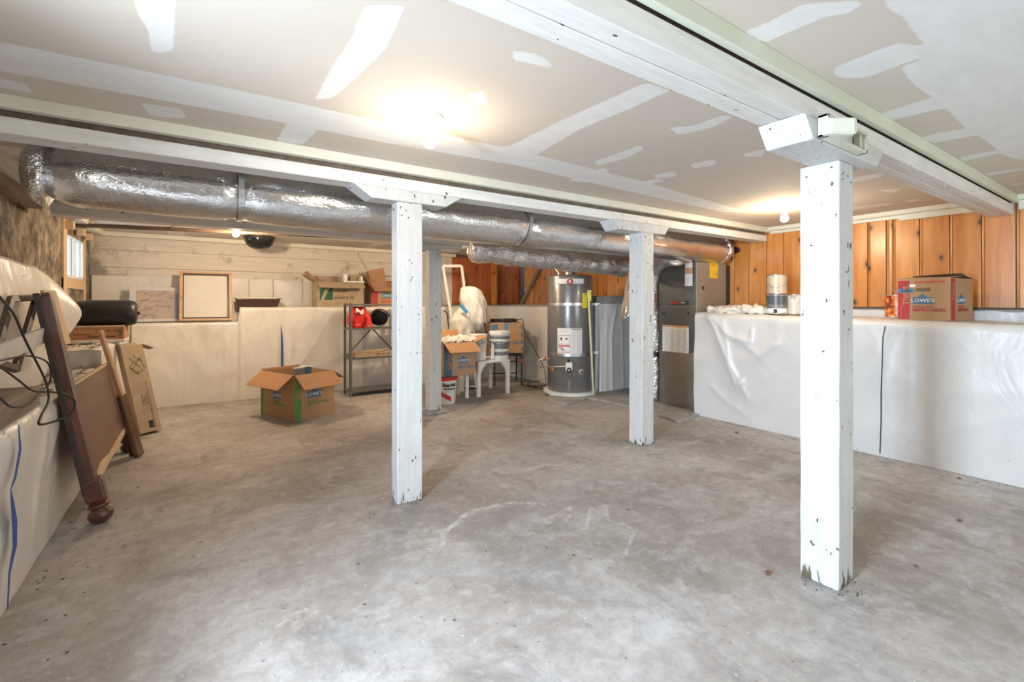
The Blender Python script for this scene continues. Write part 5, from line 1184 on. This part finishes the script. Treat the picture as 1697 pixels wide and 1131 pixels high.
# folding chair
t = thing('folding_chair', 'dark metal folding chair in the back corner carrying a moving box', 'chair', (cF.x, cF.y, 0))
Tc = rotT((cF.x+.03, cF.y+.02, 0), -.42)
MB(Tc).box(-.20, -.19, .425, .22, .20, .465).build('seat', 'brown_plastic', t, bevel=.012)
for x in (-.19, .21):
    MB(Tc).tube([(x, -.19, 0), (x, -.18, .43)], .011, 8).build('leg', 'black', t, smooth=True)
    MB(Tc).tube([(x, .24, 0), (x, .20, .43), (x, .24, .95)], .012, 8).build('back_upright', 'black', t, smooth=True)
MB(Tc).box(-.19, .23, .62, .21, .25, .96).build('backrest', 'black', t, bevel=.006)
for z in (.12, .30): MB(Tc).tube([(-.19, .21, z), (.21, .21, z)], .008, 8).build('stretcher', 'black', t)
MB(Tc).box(.195, -.20, .33, .225, -.17, .38).build('red_cap', 'rust_red', t, bevel=.003)
# power strip on top of box F
pF = Vector((cF.x+.05, cF.y-.02, cF.z+hF)); t = thing('power_adapter', 'black power adapter with cord on top of the box on the chair', 'adapter', pF)
MB(rotT(pF, -.42)).box(-.09, -.03, .003, .10, .03, .06).build('adapter_body', 'black', t, bevel=.02)
MB(rotT(pF, -.42)).box(-.20, -.015, .003, -.15, .015, .03).build('plug', 'black', t, bevel=.005)
MB(rotT(pF, -.42)).tube([(-.15, 0, .015), (-.12, .02, .012), (-.09, 0, .03)], .006, 8).build('cord', 'rubber', t)
cable([pF+Vector((.10, -.02, .04)), PD(858, 530, 6.8), PD(866, 530, 6.75), PD(868, 542, 6.7), PD(872, 555, 6.6), PD(885, 578, 6.35), PD(897, 600, 6.1), PD(903, 617, 5.95), PD(905, 633, 5.80)], .005, 'black cord drooping from the adapter to the foot of the water heater')
cable([PZ(x, y, z) for x, y, z in ((905, 633, .01), (885, 629, .01), (868, 633, .01), (866, 638, .01), (880, 641, .012), (898, 640, .012), (905, 636, .01), (890, 632, .02), (874, 636, .02), (885, 642, .012), (906, 645, .01))], .006, 'coil of black cord on the floor left of the water heater')

# ------------------------------------------------------------------ water heater
hc = (4.128, 4.716); r = .300
t = thing('water_heater', 'tall grey cylindrical water heater strapped beside the concrete pier', 'water heater', (*hc, 0))
ha = camang(hc)
MB().lathe([(0, .045), (r-.004, .045), (r-.004, .075), (r, .08), (r, 1.545), (r-.004, 1.556), (r-.03, 1.568), (0, 1.568)], (*hc, 0), 72).build('tank', 'heater', t, smooth=True)
MB().lathe([(0, .022), (r+.05, .022), (r+.055, .055), (r+.03, .06), (0, .048)], (*hc, 0), 56).build('drain_pan', 'white_plastic', t, smooth=True)
fl = Vector((math.cos(ha), math.sin(ha), 0)); tn = Vector((-math.sin(ha), math.cos(ha), 0))   # towards camera; tn points right in view
HD = 5.90
def hz(y): return zD_(y, HD)
def hang(px): return ha+math.asin(max(-.98, min(.98, (px-944)/37.6)))
def hp(name, px0, px1, y0, y1, m, lift=.002): return MB().lathe([(r+lift, hz(y1)), (r+lift, hz(y0))], (*hc, 0), 16, None, hang(px0), hang(px1)).build(name, m, t, smooth=True)
for y in (504.5, 589.5):
    z = hz(y); MB().lathe([(r+.001, z-.018), (r+.004, z-.018), (r+.004, z+.018), (r+.001, z+.018)], (*hc, 0), 72).build('strap', 'galv', t, smooth=True)
    MB().bar(Vector((hc[0]+r-.02, hc[1]-.16, z)), Vector((4.475, 4.50, z)), .004, .036).build('strap_tail', 'galv', t)
    hs = MB()
    for k in range(9): a = hang(910)+k*.10; hs.lathe([(r+.0045, z-.005), (r+.0045, z+.005)], (*hc, 0), 2, None, a, a+.03)
    hs.build('strap_holes', 'chip', t, kind='stuff')
MB().lathe([(r+.002, hz(470.5)), (r+.012, hz(470)), (r+.012, hz(462)), (r+.002, hz(461.5))], (*hc, 0), 20, None, hang(921.5), hang(965)).build('name_plate', 'paper', t, smooth=True)
SUB[(t.name, 'round_badge')] = SUB[(t.name, 'lettering')] = [o_ for o_ in bpy.data.objects if o_.name.startswith('name_plate')][-1]
em = frame(Vector((*hc, hz(467)))+fl*(r+.014)+tn*0, tn, (0, 0, 1))
MB(em).lathe([(0, 0), (.040, 0), (.038, .004), (0, .004)], (0, 0, 0), 28).build('round_badge', 'red_stripe', t); text('R', .06, 'paper', t, em @ Matrix.Translation((0, 0, .005)), bold=.002)
hp('small_plate', 967, 971.5, 461, 470, 'galv', .004)
il_ = hp('instruction_label', 924, 963, 544.5, 588, 'paper')
SUB[(t.name, 'printed_panel')] = il_; SUB[(t.name, 'fine_print')] = il_
for a, b, c, d, m_ in ((925.5, 944.5, 556, 571.5, 'grey_print'), (926.5, 943.7, 557.5, 570.5, 'paper'), (925.5, 944.5, 573, 575, 'red_print'), (925.5, 944.5, 575, 583, 'grey_print'), (926.3, 943.8, 575.6, 582.4, 'paper'), (925.5, 944.5, 584.5, 585.8, 'pinkish'), (946.5, 962, 545.8, 547, 'black_print')):
    hp('printed_panel', a, b, c, d, m_, .0026 if m_ != 'paper' else .0030)
hp('printed_panel', 929, 931.5, 560, 565, 'black_print', .0035); hp('printed_panel', 936, 941, 561, 563.5, 'red_print', .0035); hp('printed_panel', 927, 933, 577, 578.5, 'black_print', .0035); hp('printed_panel', 930, 935, 580, 581.5, 'black_print', .0035)
ln = MB()
for k in range(26):
    y = 549+k*1.5
    for a, b in ((946.5, 953), (954.5, 962)):
        ln.lathe([(r+.0026, hz(y+.6)), (r+.0026, hz(y))], (*hc, 0), 5, None, hang(a), hang(b-random.random()*1.5))
for y in (547.5, 549, 550.5): ln.lathe([(r+.0026, hz(y+.5)), (r+.0026, hz(y))], (*hc, 0), 5, None, hang(927), hang(940))
ln.build('fine_print', 'light_print', t, kind='stuff')
# yellow tags, hanging from a small knob
MB().lathe([(r+.006, hz(511)), (r+.006, hz(486))], (*hc, 0), 6, None, hang(963), hang(971)).build('yellow_tag', 'yellow', t, solid=.001)
tg = Vector((*hc, 0))+Vector((math.cos(hang(973)), math.sin(hang(973)), 0))*(r+.02)
MB(frame(tg+Vector((0, 0, hz(499))), tn, (0, 0, 1))).box(-.022, 0, 0, .024, .14, .002).build('yellow_tag', 'yellow', t)
MB(frame(Vector((*hc, hz(489)))+Vector((math.cos(hang(967)), math.sin(hang(967)), 0))*(r+.008), tn, (0, 0, 1))).box(-.02, 0, 0, .02, .010, .001).build('printed_line', 'black_print', t)
MB().tube([Vector((*hc, hz(479)))+Vector((math.cos(hang(970)), math.sin(hang(970)), 0))*(r-.01), Vector((*hc, hz(479)))+Vector((math.cos(hang(970)), math.sin(hang(970)), 0))*(r+.03)], .012, 10).build('relief_valve', 'brass', t, smooth=True)
# gas valve
gv = Vector((*hc, 0))+fl*(r+.0); gx_ = math.sin(hang(943)-ha)
def HP(px, y, lift=0): a = hang(px); return Vector((hc[0]+(r+lift)*math.cos(a), hc[1]+(r+lift)*math.sin(a), hz(y)))
Fv = frame(HP(942.5, 608, 0), tn, (0, 0, 1))
gvo = MB(Fv).box(-.042, -.05, 0, .042, .055, .07).build('gas_valve', 'white_plastic', t, bevel=.008)
for q_ in ('valve_knob', 'knob_cap', 'valve_stem'): SUB[(t.name, q_)] = gvo
MB(Fv).lathe([(.030, .07), (.030, .10), (.022, .105), (0, .105)], (0, -.035, 0), 24).build('valve_knob', 'black', t, smooth=True)
MB(Fv).lathe([(.012, .105), (.010, .109), (0, .109)], (0, -.035, 0), 16).build('knob_cap', 'galv', t, smooth=True)
MB(Fv).tube([(-.01, .06, .03), (-.01, .08, .04), (.0, .085, .05)], .012, 10).build('valve_stem', 'black', t, smooth=True)
MB(Fv).tube([(.014, -.05, .03), (.014, -.14, .02), (.012, -.165, .0)], .006, 8).build('burner_tube', 'galv', t, smooth=True)
MB(Fv).box(-.022, -.33, 0, .024, -.17, .012).build('access_cover', 'heater', t, bevel=.006)
pth = [HP(939, 607.5, .035), HP(930, 608.5, .03), HP(920, 610, .03), HP(911, 611, .04), PD(897, 609, 5.85), PD(891, 605, 5.95), PD(889, 600, 6.0), PD(893, 597, 6.05), PD(908, 595, 6.0)]
MB().tube(pth, .008, 10).build('gas_hose', 'galv', t, smooth=True)
MB().tube([PD(900, 597, 6.0), PD(910, 595, 6.05)], .014, 8).build('shutoff_valve', 'brass', t, smooth=True); MB().tube([PD(903, 596, 5.98), PD(905, 592, 5.98)], .012, 8).build('valve_handle', 'rust_red', t)
MB().prism([HP(913, 611, .006), HP(919, 611, .006), HP(919, 616, .006), HP(916, 619, .006), HP(913, 616, .006)], fl*.003).build('orange_tag', 'orange_print', t)
Fd_ = frame(HP(962, 617.5, 0), Vector((math.cos(hang(962)), math.sin(hang(962)), 0)).cross(Vector((0, 0, 1)))*-1, (0, 0, 1))
MB(Fd_).lathe([(.038, 0), (.036, .004), (.018, .006), (.018, .003)], (0, 0, 0), 20).build('drain_bezel', 'galv', t, smooth=True); MB(Fd_).lathe([(.012, 0), (.012, .035), (.006, .035)], (.006, 0, 0), 12).build('drain_valve', 'brass', t, smooth=True)
MB().lathe([(.08, 1.568), (.075, 1.60), (.07, 1.62)], (*hc, 0), 24).build('flue_collar', 'galv', t, smooth=True)
for dx in (-.15, .15): MB().tube([(hc[0]+dx, hc[1]+.05, 1.56), (hc[0]+dx, hc[1]+.05, 1.60), (hc[0]+dx*1.2, hc[1]+.10, 1.68)], .012, 8).build('water_pipe_stub', 'galv', t, smooth=True)
a, b = PD(975, 482, 5.50), PD(983.5, 655, 5.62); b = PD(983.5, 655, 5.97)
label(MB().tube([b, b.lerp(a, .12), a], .013, 10).build('pvc_stick', 'pale_yellow', smooth=True), 'thin pale yellow pole leaning against the right side of the water heater', 'pole')

# ------------------------------------------------------------------ furnace
t = thing('furnace', 'charcoal and taupe upright gas furnace beside the right ledge', 'furnace', (4.8, 3.38, 0))
fx0, fx1, fy0, fy1 = 4.505, 5.09, 3.085, 3.575
zs1, zs2, zs3 = .646, 1.167, 1.655
MB().box(fx0+.012, fy0, .022, fx1, fy1, zs1).build('return_plenum', 'furn_low', t, bevel=.004)
for z in (.24, .52): MB().bar((fx0+.010, fy0+.02, z), (fx0+.010, fy1-.02, z), .004, .006).build('plenum_crease', 'furn_low', t)
MB().box(fx0+.02, fy0, zs1, fx1, fy1, zs3).build('cabinet', 'furn_tan', t, bevel=.004)
MB().box(fx0, fy0+.004, zs1+.01, fx0+.022, fy1-.004, zs2-.006).build('lower_door', 'furn_dark', t, bevel=.005)
MB().box(fx0, fy0+.004, zs2+.004, fx0+.022, fy1-.004, zs3-.004).build('upper_door', 'furn_dark', t, bevel=.005)
def FF(px, py): p = PX(px, py, fx0); return p.y, p.z     # front face coordinates
Ffr = frame((fx0-.0006, 0, 0), (0, -1, 0), (0, 0, 1))
def fpatch(p0, p1, q0, q1, m_, name='label_sheet', lift=0):
    (ya, za), (yb, zb_) = FF(p0, q0), FF(p1, q1); zc = (FF(p0, q1)[1]+zb_)/2; zt_ = (za+FF(p1, q0)[1])/2
    MB().box(fx0-.0012-lift, yb, zc, fx0-.0002-lift, ya, zt_).build(name, m_, t)
fpatch(1135, 1147.5, 434, 453.5, 'pinkish'); fpatch(1136, 1147.5, 436, 444, 'paper', lift=.001); fpatch(1135, 1147.5, 454, 474, 'paper')
fpatch(1098, 1141.5, 540, 584, 'paper', 'warning_label'); SUB[(t.name, 'fine_print')] = SUB[(t.name, 'hazard_mark')] = bpy.data.objects['warning_label']; fpatch(1098, 1141.5, 539.5, 542.5, 'pinkish', lift=.001)
fp = MB()
for c in range(4):
    a = 1099.5+c*10.5
    for k in range(22):
        y = 547+k*1.65; (ya, za), (yb, _) = FF(a, y), FF(a+9-random.random()*2, y); fp.box(fx0-.0024, yb, za-.004, fx0-.0014, ya, za)
fp.build('fine_print', 'grey_print', t, kind='stuff')
for px_, m_ in ((1100.5, 'orange_print'), (1104.5, 'orange_print'), (1125, 'blue_print'), (1128.5, 'yellow2'), (1132, 'yellow2'), (1135.5, 'yellow2'), (1139, 'yellow2')): fpatch(px_-.8, px_+.8, 542.8, 545, m_, 'hazard_mark', .0016)
yb_, zb_ = FF(1126, 502); bp_ = MB(Ffr).box(-yb_-.12, zb_-.022, 0, -yb_+.12, zb_+.022, .003).build('badge_plate', 'black', t, bevel=.008); SUB[(t.name, 'round_badge')] = SUB[(t.name, 'lettering')] = bp_
yb_, zb_ = FF(1113.5, 502); MB(frame((fx0-.004, yb_, zb_), (0, -1, 0), (0, 0, 1))).lathe([(0, 0), (.018, 0), (.017, .003), (0, .003)], (0, 0, 0), 20).build('round_badge', 'red_print', t)
yb_, zb_ = FF(1121, 502); text('TRANE', .030, 'red_print', t, frame((fx0-.0042, yb_, zb_), (0, -1, 0), (0, 0, 1)), bold=.001); yb_, zb_ = FF(1132, 502); text('XR95', .024, 'galv', t, frame((fx0-.0042, yb_, zb_), (0, -1, 0), (0, 0, 1)))
for px_ in (1100, 1141): 
    y_, z_ = FF(px_, 520); MB().tube([(fx0-.008, y_, z_), (fx0+.001, y_, z_)], .016, 16).build('door_knob', 'black', t, smooth=True)
def FS(px, py): return PY(px, py, fy0)
def spatch(p0, p1, q0, q1, m_, name='label_sheet', l=0): a, b = FS(p0, q0), FS(p1, q1); MB().box(a.x, fy0-.0015-l, b.z, b.x, fy0-.0003-l, a.z).build(name, m_, t)
spatch(1176, 1189.5, 436, 462, 'yellow2'); spatch(1178, 1187, 439, 440.5, 'black_print', 'print_line', .0014); spatch(1179, 1186, 443, 443.6, 'black_print', 'print_line', .0014); spatch(1185, 1188.5, 454, 455, 'black_print', 'print_line', .0014)
p = FS(1165, 477.5); MB().tube([(p.x, fy0-.002, p.z), (p.x, fy0+.01, p.z)], .022, 20).build('knockout_hole', 'black_print', t)
for px_, py_ in ((1159, 457), (1155, 470), (1155, 464)): p = FS(px_, py_); MB().tube([(p.x, fy0-.002, p.z), (p.x, fy0+.01, p.z)], .005, 8).build('screw', 'chip', t)
MB().box(fx1, fy0+.01, .9, XR-.01, fy1, zs3-.01).build('rear_gap_shade', 'black', t)  # black block added as the shade in the gap to the pine wall
MB().hexa([(fx0+.03, fy0+.02, zs3), (fx1, fy0+.02, zs3), (fx1, fy1-.02, zs3), (fx0+.03, fy1-.02, zs3), (fx0+.14, fy0+.02, zs3+.10), (fx1, fy0+.02, zs3+.10), (fx1, fy1-.08, zs3+.10), (fx0+.14, fy1-.08, zs3+.10)]).build('supply_plenum', 'galv', t)
p = FS(1214, 480); MB().tube([(p.x-.02, fy0-.01, p.z), (p.x+.05, fy0-.01, p.z)], .03, 14).build('pipe_cap', 'black', t, smooth=True)
# dark pipe hole in pine above duct end
p = PX(1222, 415, XR); label(MB().tube([(XR-.05, p.y, p.z), (XR+.01, p.y, p.z)], .035, 20).build('pipe_stub', 'black', smooth=True), 'black pipe stub in the pine wall beside the end of the big duct', 'pipe')
# diagonal brace, concrete sill in the corner recess
a, b = PX(866, 503, 5.16), PX(893, 440, 5.16)
label(MB().bar(PX(863, 506, 5.14), PX(897, 440, 5.14), .03, .07, up=(0, 0, 1)).build('diagonal_brace', 'ply', bevel=.003), 'diagonal wooden brace on the boards left of the water heater top', 'brace')
MB().box(4.33, 7.0, 1.18, 4.42, 7.06, 2.0).build('trim_11', 'pine', kind='structure', bevel=.004)

# ------------------------------------------------------------------ cans on the right ledge
def can(c, z, r, h, lab, mats, handle=True):
    t = thing('paint_can', lab, 'can', (*c, z))
    MB().lathe([(0, z+.002), (r, z+.002), (r+.002, z+.006), (r, z+.010), (r, z+h-.012), (r+.003, z+h-.008), (r+.003, z+h-.002), (r-.004, z+h), (r-.010, z+h-.006), (0, z+h-.006)], (*c, 0), 36).build('can_body', 'can_metal', t, smooth=True)
    ca = camang(c)
    for m_, a, b in mats: MB().lathe([(r+.0012, z+h*a), (r+.0012, z+h*b)], (*c, 0), 36).build('can_label', m_, t, smooth=True)
    if handle:
        mb = MB(); mb.tube([(c[0]+(r+.004)*math.cos(ca+a), c[1]+(r+.004)*math.sin(ca+a), z+h*.80-.5*h*math.cos(a)*.9) for a in [math.radians(k) for k in range(-85, 86, 10)]], .002, 6); mb.build('handle', 'can_metal', t)
    return t
zc = zl(2.2)+.018
c_ = (4.59, 2.268)
t = can(c_, zc, .085, .187, 'lower paint can with dark blue label under the taupe can on the right ledge', [('can_dark', .5, .95), ('grey_band', .30, .5), ('paper', .08, .3)])
ca = camang(c_); MB().lathe([(.087, zc+.015), (.087, zc+.05)], (*c_, 0), 6, None, ca-.3, ca+.05).build('barcode', 'black_print', t)
can(c_, zc+.190, .085, .187, 'taupe labelled paint can stacked on top of the dark blue one', [('can_tan', .06, .94)])
can((4.72, 2.165), zc, .078, .19, 'paint-spattered can right of the stacked pair on the right ledge', [('can_spill', .03, .97)], False)
zc2 = zl(1.4)+.018
t = can((4.86, 1.42), zc2, .083, .19, 'orange labelled paint can behind the left end of the moving box', [('flame_label', .06, .96)])
mb = MB(); mb.tube([(4.82-.04+.05*math.cos(a), 1.46+.075*math.cos(a), zc2+.13+.13*math.sin(a)) for a in [k*math.pi/12 for k in range(0, 13)]], .0022, 6); mb.build('raised_handle', 'can_metal', t)

# ------------------------------------------------------------------ floor debris
mb = MB()
def chipm(x, y, s_, z=.001):
    n = random.choice((4, 5)); a0 = random.random()*6
    mb.prism([(x+s_*math.cos(a0+i*6.283/n)*random.uniform(.5, 1), y+s_*.6*math.sin(a0+i*6.283/n)*random.uniform(.5, 1), z) for i in range(n)], (0, 0, .0015+s_*.1))
for k in range(420):
    e_ = random.random()
    if e_ < .25: x, y = 4.40-abs(random.gauss(0, .12)), random.uniform(-.2, 3)
    elif e_ < .42: x, y = -.58+abs(random.gauss(0, .14)), random.uniform(1.6, 4.5)
    elif e_ < .5: x, y = random.uniform(-.3, 4), 6.45-abs(random.gauss(0, .15))
    else: x, y = random.uniform(-.4, 4.2), random.uniform(.6, 6)
    chipm(x, y, random.choice((.003, .004, .006, .009)))
for (cx_, cy_) in ((1.06, 2.74), (3.16, 2.71), (2.27, .91)):
    for k in range(22): a = random.random()*6.28; chipm(cx_+math.cos(a)*(.09+random.random()*.04), cy_+math.sin(a)*(.09+random.random()*.04), random.uniform(.003, .010))
label(mb.build('floor_grit', 'chip', kind='stuff'), 'scattered grit and chips on the concrete floor', 'debris')
for px_, py_, s_, lab in ((1273, 951, .022, 'curled purplish dry leaf on the floor left of the near right post'), (1590, 864, .022, 'brown dry leaf on the floor right of the near right post'), (1590, 794, .018, 'small brown leaf near the foot of the right wall sheet'), (1518, 940, .012, 'tiny rusty leaf fragment right of the near post'), (950, 922, .010, 'small dark leaf scrap on the open floor near the chalky ring'), (1221, 718, .03, 'flat tan cardboard scrap on the floor by the wrinkled sheet')):
    p = PZ(px_, py_, 0); mb = MB(); a0 = random.random()*3
    mb.grid(7, 5, lambda u, v: (p.x+s_*2*((u-.5)*math.cos(a0)-(v-.5)*.55*math.sin(math.pi*u)*math.sin(a0)), p.y+s_*2*((u-.5)*math.sin(a0)+(v-.5)*.55*math.sin(math.pi*u)*math.cos(a0)), .002+s_*.35*(abs(v-.5)*2)**2*math.sin(math.pi*u)))
    label(mb.build('dry_leaf', 'leaf', smooth=True, solid=.001), lab, 'leaf' if 'leaf' in lab else 'scrap')
